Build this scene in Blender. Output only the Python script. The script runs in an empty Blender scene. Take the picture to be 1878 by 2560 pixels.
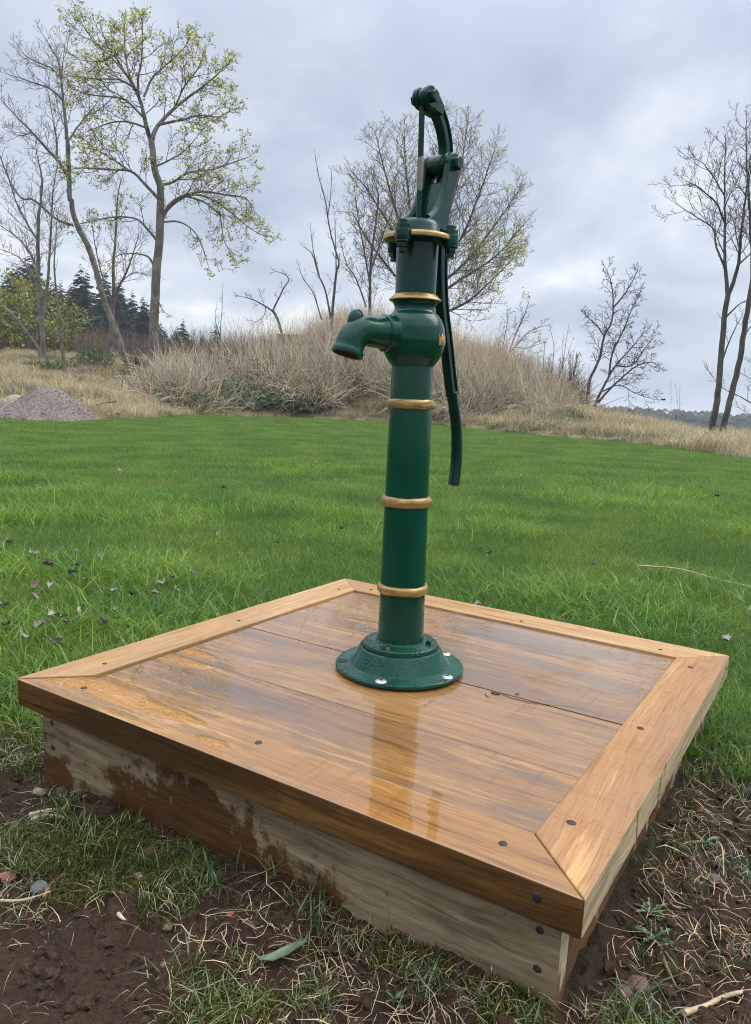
import bpy, math, random
import numpy as np
from mathutils import Vector, Matrix

sc = bpy.context.scene
COL = sc.collection
PI = math.pi
ZO = 0.24                       # height of the platform top above the lawn

# ------------------------------------------------------------------ camera
CAM = np.array([-0.0982, -1.7162, 0.6175 + ZO])
PITCH, ROLL, FPX = 0.15, 0.0472, 1924.0
_f = np.array([0, math.cos(PITCH), -math.sin(PITCH)])
_r = np.array([1.0, 0, 0])
_u = np.cross(_r, _f)
_R = math.cos(ROLL) * _r + math.sin(ROLL) * _u
_U = -math.sin(ROLL) * _r + math.cos(ROLL) * _u
cd = bpy.data.cameras.new('camera')
cam = bpy.data.objects.new('camera', cd)
COL.objects.link(cam)
cam.matrix_world = Matrix(((_R[0], _U[0], -_f[0], CAM[0]), (_R[1], _U[1], -_f[1], CAM[1]),
                           (_R[2], _U[2], -_f[2], CAM[2]), (0, 0, 0, 1)))
cd.sensor_fit = 'VERTICAL'
cd.sensor_height = 36.0
cd.lens = 36.0 * FPX / 2560.0
cd.clip_start = 0.05
cd.clip_end = 3000
sc.camera = cam

# ------------------------------------------------------------------ sky, sun, exposure
SUN_EL, SUN_AZ = math.radians(48), math.radians(70)      # azimuth from +Y towards +X
world = bpy.data.worlds.new('World')
sc.world = world
world.use_nodes = True
wn, wl = world.node_tree.nodes, world.node_tree.links
wn.clear()


def N(nt, typ, **kw):
    n = nt.nodes.new(typ)
    for k, v in kw.items():
        if k.startswith('i_'):
            key = k[2:]
            n.inputs[int(key) if key.isdigit() else key.replace('_', ' ')].default_value = v
        else:
            setattr(n, k, v)
    return n


def build_world():
    nt = world.node_tree
    L = nt.links.new
    out = N(nt, 'ShaderNodeOutputWorld')
    bg = N(nt, 'ShaderNodeBackground', i_Strength=0.1)
    sky = N(nt, 'ShaderNodeTexSky', sky_type='NISHITA', sun_disc=False, sun_elevation=SUN_EL,
            sun_rotation=SUN_AZ)
    tc = N(nt, 'ShaderNodeTexCoord')
    sep = N(nt, 'ShaderNodeSeparateXYZ')
    L(tc.outputs['Generated'], sep.inputs[0])
    zc = N(nt, 'ShaderNodeMath', operation='MAXIMUM', i_1=0.0)
    L(sep.outputs['Z'], zc.inputs[0])
    za = N(nt, 'ShaderNodeMath', operation='ADD', i_1=0.30)
    L(zc.outputs[0], za.inputs[0])
    inv = N(nt, 'ShaderNodeMath', operation='DIVIDE', i_0=1.0)
    L(za.outputs[0], inv.inputs[1])
    pl = N(nt, 'ShaderNodeVectorMath', operation='SCALE')
    L(tc.outputs['Generated'], pl.inputs[0])
    L(inv.outputs[0], pl.inputs['Scale'])
    mp = N(nt, 'ShaderNodeMapping')
    mp.inputs['Location'].default_value = (3.4, 1.7, 0.0)
    mp.inputs['Scale'].default_value = (1.0, 0.8, 0.55)
    L(pl.outputs[0], mp.inputs[0])
    n1 = N(nt, 'ShaderNodeTexNoise', i_Scale=1.5, i_Detail=7.0, i_Roughness=0.5, i_Distortion=0.35)
    n2 = N(nt, 'ShaderNodeTexNoise', i_Scale=3.6, i_Detail=6.0, i_Roughness=0.5, i_Distortion=0.2)
    L(mp.outputs[0], n1.inputs['Vector'])
    L(mp.outputs[0], n2.inputs['Vector'])
    mixn = N(nt, 'ShaderNodeMath', operation='MULTIPLY_ADD', i_1=0.42)
    L(n2.outputs['Fac'], mixn.inputs[0])
    sc1 = N(nt, 'ShaderNodeMath', operation='MULTIPLY', i_1=0.58)
    L(n1.outputs['Fac'], sc1.inputs[0])
    L(sc1.outputs[0], mixn.inputs[2])
    rp = N(nt, 'ShaderNodeValToRGB')
    cr = rp.color_ramp
    cr.elements[0].position = 0.34
    cr.elements[0].color = (0.45, 0.51, 0.635, 1)
    cr.elements[1].position = 0.63
    cr.elements[1].color = (0.92, 0.95, 0.97, 1)
    e = cr.elements.new(0.45)
    e.color = (0.56, 0.63, 0.75, 1)
    e = cr.elements.new(0.53)
    e.color = (0.68, 0.75, 0.855, 1)
    L(mixn.outputs[0], rp.inputs[0])
    # an overcast sky grows lighter towards the zenith
    zen = N(nt, 'ShaderNodeMapRange', interpolation_type='SMOOTHSTEP')
    zen.inputs['From Min'].default_value = 0.35
    zen.inputs['From Max'].default_value = 1.0
    zen.inputs['To Min'].default_value = 10.0
    zen.inputs['To Max'].default_value = 40.0
    L(sep.outputs['Z'], zen.inputs['Value'])
    cs = N(nt, 'ShaderNodeVectorMath', operation='SCALE')
    L(rp.outputs[0], cs.inputs[0])
    L(zen.outputs[0], cs.inputs['Scale'])
    mx = N(nt, 'ShaderNodeMix', data_type='RGBA')
    mx.inputs['Factor'].default_value = 0.93
    L(sky.outputs[0], mx.inputs[6])
    L(cs.outputs[0], mx.inputs[7])
    L(mx.outputs[2], bg.inputs['Color'])
    L(bg.outputs[0], out.inputs['Surface'])


build_world()
sd = bpy.data.lights.new('sun', 'SUN')
sd.energy = 1.5
sd.angle = math.radians(40)
sd.color = (1.0, 0.97, 0.92)
sun = bpy.data.objects.new('sun', sd)
COL.objects.link(sun)
sun.rotation_euler = Vector((-math.sin(SUN_AZ) * math.cos(SUN_EL), -math.cos(SUN_AZ) * math.cos(SUN_EL),
                             -math.sin(SUN_EL))).to_track_quat('-Z', 'Y').to_euler()
sc.view_settings.view_transform = 'Standard'
sc.view_settings.look = 'None'
sc.view_settings.exposure = 0.15
sc.view_settings.gamma = 1.0
sc.view_settings.use_curve_mapping = False
sc.render.engine = 'CYCLES'
sc.cycles.use_denoising = True
sc.cycles.denoising_prefilter = 'NONE'
sc.cycles.denoising_input_passes = 'RGB_ALBEDO_NORMAL'
sc.cycles.sample_clamp_indirect = 4.0
sc.cycles.adaptive_threshold = 0.004
sc.cycles.filter_width = 1.1
sc.cycles.max_bounces = 6
sc.cycles.transparent_max_bounces = 8


# ------------------------------------------------------------------ helpers
def P(px, py, Y):
    """point of the place seen at photo pixel (px, py), at distance plane y = Y"""
    d = _R * (px - 939) / FPX + _U * (1280 - py) / FPX + _f
    return CAM + d * ((Y - CAM[1]) / d[1])


def PZ(px, py, z):
    d = _R * (px - 939) / FPX + _U * (1280 - py) / FPX + _f
    return CAM + d * ((z - CAM[2]) / d[2])


_perm = np.random.RandomState(7).permutation(512)
_perm = np.concatenate([_perm, _perm, _perm])
_vals = np.random.RandomState(8).rand(512) * 2 - 1


def vnoise(x, y):
    xi = np.floor(x).astype(int)
    yi = np.floor(y).astype(int)
    xf, yf = x - xi, y - yi
    u, v = xf * xf * (3 - 2 * xf), yf * yf * (3 - 2 * yf)
    h = lambda a, b: _vals[_perm[(_perm[a & 511] + b) & 511] & 511]
    return (h(xi, yi) * (1 - u) + h(xi + 1, yi) * u) * (1 - v) + (h(xi, yi + 1) * (1 - u) + h(xi + 1, yi + 1) * u) * v


def fbm(x, y, o=4):
    s, a = 0, 1.0
    x = np.asarray(x, float)
    y = np.asarray(y, float)
    for i in range(o):
        s = s + a * vnoise(x + 17.3 * i, y - 9.1 * i)
        x, y, a = x * 2.03, y * 2.03, a * 0.5
    return s


def sstep(a, b, x):
    t = np.clip((x - a) / (b - a), 0, 1)
    return t * t * (3 - 2 * t)


class MB:
    """collects geometry for one mesh object"""

    def __init__(s):
        s.v, s.f, s.c = [], [], []

    def box(s, lo, hi):
        b = len(s.v)
        s.v += [(x, y, z) for z in (lo[2], hi[2]) for y in (lo[1], hi[1]) for x in (lo[0], hi[0])]
        s.f += [tuple(b + i for i in q) for q in ((0, 2, 3, 1), (4, 5, 7, 6), (0, 1, 5, 4), (2, 6, 7, 3), (0, 4, 6, 2), (1, 3, 7, 5))]
        return s

    def prism(s, outline, z0, z1, fn=None):
        """outline in (a, b); extruded from z0 to z1; fn maps (a, b, c) to xyz"""
        fn = fn or (lambda a, b, c: (a, b, c))
        b, n = len(s.v), len(outline)
        s.v += [fn(p[0], p[1], z0) for p in outline] + [fn(p[0], p[1], z1) for p in outline]
        s.f += [tuple(b + i for i in range(n))[::-1], tuple(b + n + i for i in range(n))]
        s.f += [(b + i, b + (i + 1) % n, b + n + (i + 1) % n, b + n + i) for i in range(n)]
        return s

    def lathe(s, prof, n=48, fn=None, capend=True):
        fn = fn or (lambda x, y, z: (x, y, z))
        b = len(s.v)
        for r, z in prof:
            for k in range(n):
                a = 2 * PI * k / n
                s.v.append(fn(r * math.cos(a), r * math.sin(a), z))
        for j in range(len(prof) - 1):
            for k in range(n):
                s.f.append((b + j * n + k, b + j * n + (k + 1) % n, b + (j + 1) * n + (k + 1) % n, b + (j + 1) * n + k))
        if capend:
            s.f.append(tuple(b + k for k in range(n))[::-1])
            s.f.append(tuple(b + (len(prof) - 1) * n + k for k in range(n)))
        return s

    def tube(s, pts, rad, n=3, cap=False, col=None, flat=1.0):
        """tapered tube along pts"""
        b = len(s.v)
        m = len(pts)
        ca = [(math.cos(2 * PI * k / n), math.sin(2 * PI * k / n)) for k in range(n)]
        px_ = None
        for i in range(m):
            p = pts[i]
            q0, q1 = pts[max(i - 1, 0)], pts[min(i + 1, m - 1)]
            dx, dy, dz = q1[0] - q0[0], q1[1] - q0[1], q1[2] - q0[2]
            l = math.sqrt(dx * dx + dy * dy + dz * dz) or 1.0
            dx, dy, dz = dx / l, dy / l, dz / l
            if px_ is None:
                if abs(dz) < 0.9:
                    ax, ay, az = -dy, dx, 0.0
                else:
                    ax, ay, az = 1.0, 0.0, 0.0
            else:
                ax, ay, az = px_
            t = ax * dx + ay * dy + az * dz
            ax, ay, az = ax - t * dx, ay - t * dy, az - t * dz
            l = math.sqrt(ax * ax + ay * ay + az * az) or 1.0
            ax, ay, az = ax / l, ay / l, az / l
            px_ = (ax, ay, az)
            bx, by, bz = dy * az - dz * ay, dz * ax - dx * az, dx * ay - dy * ax
            r = rad[i] if hasattr(rad, '__len__') else rad
            for c, sn in ca:
                sn = sn * flat
                s.v.append((p[0] + r * (c * ax + sn * bx), p[1] + r * (c * ay + sn * by), p[2] + r * (c * az + sn * bz)))
        for i in range(m - 1):
            for k in range(n):
                s.f.append((b + i * n + k, b + i * n + (k + 1) % n, b + (i + 1) * n + (k + 1) % n, b + (i + 1) * n + k))
        if cap:
            s.f.append(tuple(b + k for k in range(n))[::-1])
            s.f.append(tuple(b + (m - 1) * n + k for k in range(n)))
        if col is not None:
            s.c += [col] * (m * n)
        return s

    def face(s, pts, col=None):
        b = len(s.v)
        s.v += [tuple(p) for p in pts]
        s.f.append(tuple(range(b, b + len(pts))))
        if col is not None:
            s.c += [col] * len(pts)
        return s

    def mesh(s, name, smooth=None):
        me = bpy.data.meshes.new(name)
        me.from_pydata([tuple(map(float, p)) for p in s.v], [], s.f)
        if s.c:
            at = me.color_attributes.new('tint', 'FLOAT_COLOR', 'POINT')
            arr = np.ones((len(s.v), 4), np.float32)
            arr[:, :3] = np.array(s.c, np.float32).reshape(len(s.v), -1)[:, :3]
            at.data.foreach_set('color', arr.ravel())
        if smooth is not None:
            me.polygons.foreach_set('use_smooth', [True] * len(me.polygons))
            me.set_sharp_from_angle(angle=math.radians(smooth))
        me.update()
        return me

    def build(s, name, mat, parent=None, smooth=None, bevel=None, loc=None):
        me = s.mesh(name, smooth)
        return mkobj(name, me, mat, parent, bevel, loc)


def mkobj(name, me, mat, parent=None, bevel=None, loc=None):
    o = bpy.data.objects.new(name, me)
    COL.objects.link(o)
    if mat is not None and not me.materials:
        me.materials.append(mat)
    if parent is not None:
        o.parent = parent
    if loc is not None:
        o.location = loc
    if bevel:
        m = o.modifiers.new('bevel', 'BEVEL')
        m.width = bevel
        m.segments = 2
        m.limit_method = 'ANGLE'
        m.angle_limit = math.radians(40)
        m.harden_normals = False
    return o


def tag(o, label=None, cat=None, group=None, kind=None):
    if label:
        o['label'] = label
    if cat:
        o['category'] = cat
    if group:
        o['group'] = group
    if kind:
        o['kind'] = kind
    return o


def empty(name, loc, rot=(0, 0, 0)):
    o = bpy.data.objects.new(name, None)
    COL.objects.link(o)
    o.location = loc
    o.rotation_euler = rot
    o.empty_display_size = 0.1
    return o


def copy_tree(o, parent=None):
    c = o.copy()
    COL.objects.link(c)
    if parent is not None:
        c.parent = parent
    for ch in list(o.children):
        copy_tree(ch, c)
    return c


# ------------------------------------------------------------------ materials
def newmat(name):
    m = bpy.data.materials.new(name)
    m.use_nodes = True
    m.node_tree.nodes.clear()
    return m, m.node_tree, m.node_tree.links.new


def ramp(nt, stops, interp='LINEAR'):
    r = N(nt, 'ShaderNodeValToRGB')
    cr = r.color_ramp
    cr.interpolation = interp
    while len(cr.elements) < len(stops):
        cr.elements.new(0.5)
    for e, (p, c) in zip(cr.elements, stops):
        e.position = p
        e.color = (*c, 1) if len(c) == 3 else c
    return r


def G(v):
    return (v, v, v)


def mix(nt, L, fac, a, b, blend='MIX'):
    m = N(nt, 'ShaderNodeMix', data_type='RGBA', blend_type=blend)
    for sock, val in ((m.inputs[0], fac), (m.inputs[6], a), (m.inputs[7], b)):
        if hasattr(val, 'links') or hasattr(val, 'is_linked'):
            L(val, sock)
        elif isinstance(val, (int, float)):
            sock.default_value = val if sock == m.inputs[0] else (val, val, val, 1)
        else:
            sock.default_value = (*val, 1)
    return m.outputs[2]


def math_(nt, L, op, a, b=None, c=None):
    m = N(nt, 'ShaderNodeMath', operation=op)
    for i, v in enumerate((a, b, c)):
        if v is None:
            continue
        if hasattr(v, 'is_linked'):
            L(v, m.inputs[i])
        else:
            m.inputs[i].default_value = v
    return m.outputs[0]


def noise(nt, L, vec, scale, detail=4, rough=0.5, dist=0.0):
    n = N(nt, 'ShaderNodeTexNoise', i_Scale=scale, i_Detail=detail, i_Roughness=rough, i_Distortion=dist)
    L(vec, n.inputs['Vector'])
    return n.outputs['Fac']


def mapping(nt, L, vec, loc=(0, 0, 0), rot=(0, 0, 0), scl=(1, 1, 1)):
    m = N(nt, 'ShaderNodeMapping')
    m.inputs['Location'].default_value = loc
    m.inputs['Rotation'].default_value = rot
    m.inputs['Scale'].default_value = scl
    L(vec, m.inputs['Vector'])
    return m.outputs[0]


def maprange(nt, L, v, a, b, c=0.0, d=1.0):
    m = N(nt, 'ShaderNodeMapRange', interpolation_type='SMOOTHSTEP')
    L(v, m.inputs['Value'])
    for k, x in (('From Min', a), ('From Max', b), ('To Min', c), ('To Max', d)):
        m.inputs[k].default_value = x
    return m.outputs['Result']


def bump(nt, L, h, strength, dist, normal=None):
    b = N(nt, 'ShaderNodeBump', i_Strength=strength, i_Distance=dist)
    L(h, b.inputs['Height'])
    if normal is not None:
        L(normal, b.inputs['Normal'])
    return b.outputs[0]


def finish(nt, L, bsdf):
    o = N(nt, 'ShaderNodeOutputMaterial')
    L(bsdf, o.inputs['Surface'])


def wood_mat(name, seed, axis='x', base=(0.36, 0.19, 0.075), dark=(0.16, 0.075, 0.028), light=(0.52, 0.31, 0.15),
             grey=(0.105, 0.078, 0.060), grey_amt=0.6, wet=1.0, ripples=(), rough=0.42, saw=0.3):
    """oiled, rain-wet board; grain runs along the platform's local x or y"""
    m, nt, L = newmat(name)
    tc = N(nt, 'ShaderNodeTexCoord')
    v0 = tc.outputs['Object']
    rng = random.Random(seed)
    off = (rng.uniform(-9, 9), rng.uniform(-9, 9), rng.uniform(-9, 9))
    rot = (0, 0, 0) if axis == 'x' else (0, 0, -PI / 2)
    v = mapping(nt, L, v0, off, rot, (1, 1, 1))
    # plain-sawn grain: rings cut along the board, bent by slow noise
    w = N(nt, 'ShaderNodeVectorMath', operation='ADD')
    slow = N(nt, 'ShaderNodeTexNoise', i_Scale=1.0, i_Detail=2.0)
    L(mapping(nt, L, v, scl=(1.0, 5.0, 5.0)), slow.inputs['Vector'])
    sc_ = N(nt, 'ShaderNodeVectorMath', operation='SCALE')
    sc_.inputs['Scale'].default_value = 0.13
    L(slow.outputs['Color'], sc_.inputs[0])
    L(v, w.inputs[0])
    L(sc_.outputs[0], w.inputs[1])
    wv = w.outputs[0]
    g1 = noise(nt, L, mapping(nt, L, wv, scl=(2.6, 70.0, 70.0)), 1.0, 6, 0.66)
    g2 = noise(nt, L, mapping(nt, L, wv, scl=(9.0, 280.0, 280.0)), 1.0, 4, 0.65)
    g3 = noise(nt, L, mapping(nt, L, wv, scl=(1.3, 11.0, 11.0)), 1.0, 3, 0.5)
    st = noise(nt, L, mapping(nt, L, wv, scl=(1.6, 7.0, 7.0)), 1.0, 5, 0.6, 0.6)
    c = ramp(nt, [(0.36, dark), (0.455, base), (0.53, base), (0.62, light)])
    gsum = math_(nt, L, 'ADD', math_(nt, L, 'MULTIPLY', g1, 0.62), math_(nt, L, 'MULTIPLY', g3, 0.38))
    L(gsum, c.inputs[0])
    col = mix(nt, L, math_(nt, L, 'MULTIPLY', maprange(nt, L, g2, 0.46, 0.66), 0.6), c.outputs[0], dark)
    # grey weathering left under the oil, in streaks along the board
    gm = math_(nt, L, 'MULTIPLY', maprange(nt, L, st, 0.47, 0.60), grey_amt)
    gm = math_(nt, L, 'MULTIPLY', gm, maprange(nt, L, g1, 0.30, 0.62, 0.45, 1.0))
    col = mix(nt, L, gm, col, grey)
    # across-grain saw marks
    sw = noise(nt, L, mapping(nt, L, v, scl=(95.0, 3.0, 3.0)), 1.0, 2, 0.5)
    swm = math_(nt, L, 'MULTIPLY', maprange(nt, L, sw, 0.52, 0.72), saw)
    patch = maprange(nt, L, noise(nt, L, v, 3.0, 2), 0.45, 0.65)
    col = mix(nt, L, math_(nt, L, 'MULTIPLY', swm, patch), col, dark)
    # dots of dirt
    sp = noise(nt, L, v0, 90.0, 2, 0.5)
    col = mix(nt, L, math_(nt, L, 'MULTIPLY', maprange(nt, L, sp, 0.70, 0.78), 0.5), col, (0.05, 0.03, 0.02))
    p = N(nt, 'ShaderNodeBsdfPrincipled')
    L(col, p.inputs['Base Color'])
    wetn = maprange(nt, L, noise(nt, L, v0, 4.5, 5, 0.6), 0.26, 0.42)
    wetf = math_(nt, L, 'MULTIPLY', wetn, wet)
    rg = maprange(nt, L, wetf, 0.0, 1.0, rough, 0.22)
    L(rg, p.inputs['Roughness'])
    p.inputs['Specular IOR Level'].default_value = 0.12
    h = math_(nt, L, 'ADD', math_(nt, L, 'MULTIPLY', g1, 0.5), math_(nt, L, 'ADD', math_(nt, L, 'MULTIPLY', g2, 0.3), math_(nt, L, 'MULTIPLY', sw, 0.2)))
    L(bump(nt, L, h, 0.45, 0.0022), p.inputs['Normal'])
    # film of rain water: smooth coat, wavy over the grain, rippled where it pools
    L(wetf, p.inputs['Coat Weight'])
    p.inputs['Coat Roughness'].default_value = 0.012
    p.inputs['Coat IOR'].default_value = 1.55
    cwob = noise(nt, L, mapping(nt, L, v, scl=(7.0, 34.0, 34.0)), 1.0, 1, 0.5)
    cn = bump(nt, L, cwob, 0.4, 0.0016)
    if ripples:
        mask = None
        for (cx, cy, rx, ry) in ripples:
            d = mapping(nt, L, v0, (-cx / rx, -cy / ry, 0), (0, 0, 0), (1 / rx, 1 / ry, 0))
            ln = N(nt, 'ShaderNodeVectorMath', operation='LENGTH')
            L(d, ln.inputs[0])
            wob = math_(nt, L, 'ADD', ln.outputs['Value'], math_(nt, L, 'MULTIPLY', noise(nt, L, v0, 14.0, 3), 0.9))
            one = maprange(nt, L, wob, 0.9, 1.7, 1.0, 0.0)
            mask = one if mask is None else math_(nt, L, 'MAXIMUM', mask, one)
        rip = noise(nt, L, mapping(nt, L, v0, scl=(0.7, 1.2, 1)), 42.0, 2, 0.45, 1.4)
        cn = bump(nt, L, math_(nt, L, 'MULTIPLY', rip, mask), 1.0, 0.075, cn)
        col2 = mix(nt, L, math_(nt, L, 'MULTIPLY', mask, 0.45), col, (0.50, 0.22, 0.045))
        L(col2, p.inputs['Base Color'])
    L(cn, p.inputs['Coat Normal'])
    finish(nt, L, p.outputs[0])
    return m


def edge_wood(name, seed, pale=(0.40, 0.31, 0.20), stain=(0.13, 0.055, 0.018), amt=0.5, axis='x', vertical=False, wet=0.4):
    """board edge or skirt: weathered pale face, soaked dark in uneven patches low down"""
    m, nt, L = newmat(name)
    tc = N(nt, 'ShaderNodeTexCoord')
    v0 = tc.outputs['Object']
    rng = random.Random(seed)
    v = mapping(nt, L, v0, (rng.uniform(-9, 9), rng.uniform(-9, 9), rng.uniform(-9, 9)), (0, 0, 0) if axis == 'x' else (0, 0, -PI / 2))
    wsl = N(nt, 'ShaderNodeTexNoise', i_Scale=5.0, i_Detail=2.0)
    L(v, wsl.inputs['Vector'])
    sc_ = N(nt, 'ShaderNodeVectorMath', operation='SCALE')
    sc_.inputs['Scale'].default_value = 0.05
    L(wsl.outputs['Color'], sc_.inputs[0])
    ad = N(nt, 'ShaderNodeVectorMath', operation='ADD')
    L(v, ad.inputs[0])
    L(sc_.outputs[0], ad.inputs[1])
    wv = ad.outputs[0]
    g = noise(nt, L, mapping(nt, L, wv, scl=(3.0, 30.0, 50.0)), 1.0, 5, 0.6)
    g2 = noise(nt, L, mapping(nt, L, wv, scl=(6.0, 90.0, 170.0)), 1.0, 3, 0.6)
    c = ramp(nt, [(0.25, tuple(x * 0.45 for x in pale)), (0.5, pale), (0.75, tuple(min(1, x * 1.25) for x in pale))])
    L(g, c.inputs[0])
    col = c.outputs[0]
    col = mix(nt, L, math_(nt, L, 'MULTIPLY', maprange(nt, L, g2, 0.45, 0.7), 0.35), col, tuple(x * 0.35 for x in pale))
    scl = (5.0, 5.0, 9.0) if not vertical else (24.0, 24.0, 5.0)
    s = noise(nt, L, mapping(nt, L, v, scl=scl), 1.0, 6, 0.62, 0.3)
    sep = N(nt, 'ShaderNodeSeparateXYZ')
    L(v0, sep.inputs[0])
    low = maprange(nt, L, sep.outputs['Z'], 0.02, 0.17, 0.20, -0.10)
    sm = maprange(nt, L, math_(nt, L, 'ADD', s, low), 0.60 - amt * 0.2, 0.66 - amt * 0.2)
    sc2 = ramp(nt, [(0.3, tuple(x * 0.5 for x in stain)), (0.6, stain), (0.8, tuple(x * 1.5 for x in stain))])
    L(g, sc2.inputs[0])
    col = mix(nt, L, math_(nt, L, 'MULTIPLY', sm, 0.9), col, sc2.outputs[0])
    blot = noise(nt, L, v, 9.0, 4, 0.6)
    col = mix(nt, L, math_(nt, L, 'MULTIPLY', maprange(nt, L, blot, 0.62, 0.75), 0.5), col, (0.05, 0.035, 0.025))
    p = N(nt, 'ShaderNodeBsdfPrincipled')
    L(col, p.inputs['Base Color'])
    L(maprange(nt, L, sm, 0, 1, 0.75, 0.42), p.inputs['Roughness'])
    p.inputs['Specular IOR Level'].default_value = 0.3
    L(bump(nt, L, math_(nt, L, 'ADD', g, math_(nt, L, 'MULTIPLY', g2, 0.6)), 0.6, 0.004), p.inputs['Normal'])
    finish(nt, L, p.outputs[0])
    return m


def paint_mat(name, col=(0.002, 0.042, 0.024), rough=0.12, orange=0.5, drops=False, chips=0.0):
    m, nt, L = newmat(name)
    tc = N(nt, 'ShaderNodeTexCoord')
    v = tc.outputs['Object']
    p = N(nt, 'ShaderNodeBsdfPrincipled')
    n1 = noise(nt, L, v, 9.0, 4, 0.6)
    c = ramp(nt, [(0.3, tuple(x * 0.75 for x in col)), (0.7, tuple(x * 1.25 for x in col))])
    L(n1, c.inputs[0])
    cc = c.outputs[0]
    # runs of the brush, top to bottom
    runs = noise(nt, L, mapping(nt, L, v, scl=(70, 70, 2.5)), 1.0, 3, 0.55)
    cc = mix(nt, L, math_(nt, L, 'MULTIPLY', maprange(nt, L, runs, 0.55, 0.75), 0.35), cc, tuple(x * 0.4 for x in col))
    # specks of dust and pollen caught in the rain film
    spk = noise(nt, L, v, 420.0, 1, 0.5)
    cc = mix(nt, L, math_(nt, L, 'MULTIPLY', maprange(nt, L, spk, 0.76, 0.79), 0.4), cc, (0.22, 0.25, 0.2))
    if chips:
        ch = noise(nt, L, v, 55.0, 4, 0.7)
        cc = mix(nt, L, maprange(nt, L, ch, 0.72 - chips * 0.05, 0.74 - chips * 0.05), cc, (0.07, 0.02, 0.012))
    L(cc, p.inputs['Base Color'])
    L(maprange(nt, L, noise(nt, L, v, 22.0, 4, 0.6), 0.3, 0.7, rough * 0.7, rough * 1.7), p.inputs['Roughness'])
    p.inputs['Specular IOR Level'].default_value = 0.30
    b1 = noise(nt, L, v, 130.0, 3, 0.55)
    b2 = noise(nt, L, mapping(nt, L, v, scl=(60, 60, 9)), 1.0, 3, 0.5)
    nrm = bump(nt, L, math_(nt, L, 'ADD', math_(nt, L, 'MULTIPLY', b1, 0.55), math_(nt, L, 'MULTIPLY', b2, 0.6)), orange, 0.0022)
    if drops:
        vo = N(nt, 'ShaderNodeTexVoronoi', i_Scale=130.0)
        L(v, vo.inputs['Vector'])
        dm = maprange(nt, L, vo.outputs['Distance'], 0.10, 0.42, 1.0, 0.0)
        pick = maprange(nt, L, noise(nt, L, v, 60.0, 1), 0.50, 0.56)
        nrm = bump(nt, L, math_(nt, L, 'MULTIPLY', dm, pick), 0.8, 0.0035, nrm)
    L(nrm, p.inputs['Normal'])
    finish(nt, L, p.outputs[0])
    return m


def gold_mat():
    m, nt, L = newmat('gold_paint')
    tc = N(nt, 'ShaderNodeTexCoord')
    v = tc.outputs['Object']
    p = N(nt, 'ShaderNodeBsdfPrincipled')
    n1 = noise(nt, L, mapping(nt, L, v, scl=(30, 30, 160)), 1.0, 4, 0.6)
    n2 = noise(nt, L, v, 45.0, 4, 0.65)
    c = ramp(nt, [(0.25, (0.15, 0.080, 0.022)), (0.5, (0.36, 0.225, 0.075)), (0.75, (0.56, 0.39, 0.175))])
    L(math_(nt, L, 'ADD', math_(nt, L, 'MULTIPLY', n1, 0.6), math_(nt, L, 'MULTIPLY', n2, 0.4)), c.inputs[0])
    cc = mix(nt, L, maprange(nt, L, n2, 0.66, 0.72), c.outputs[0], (0.05, 0.035, 0.015))
    L(cc, p.inputs['Base Color'])
    p.inputs['Metallic'].default_value = 0.5
    p.inputs['Roughness'].default_value = 0.36
    L(bump(nt, L, math_(nt, L, 'ADD', n1, n2), 0.5, 0.002), p.inputs['Normal'])
    finish(nt, L, p.outputs[0])
    return m


def plain_mat(name, col, rough=0.6, metal=0.0, var=0.3, scale=20.0, bmp=0.3, bdist=0.003, spec=0.4):
    m, nt, L = newmat(name)
    tc = N(nt, 'ShaderNodeTexCoord')
    v = tc.outputs['Object']
    p = N(nt, 'ShaderNodeBsdfPrincipled')
    n1 = noise(nt, L, v, scale, 5, 0.62)
    c = ramp(nt, [(0.25, tuple(x * (1 - var) for x in col)), (0.75, tuple(min(1, x * (1 + var)) for x in col))])
    L(n1, c.inputs[0])
    L(c.outputs[0], p.inputs['Base Color'])
    p.inputs['Roughness'].default_value = rough
    p.inputs['Metallic'].default_value = metal
    p.inputs['Specular IOR Level'].default_value = spec
    L(bump(nt, L, n1, bmp, bdist), p.inputs['Normal'])
    finish(nt, L, p.outputs[0])
    return m


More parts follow.
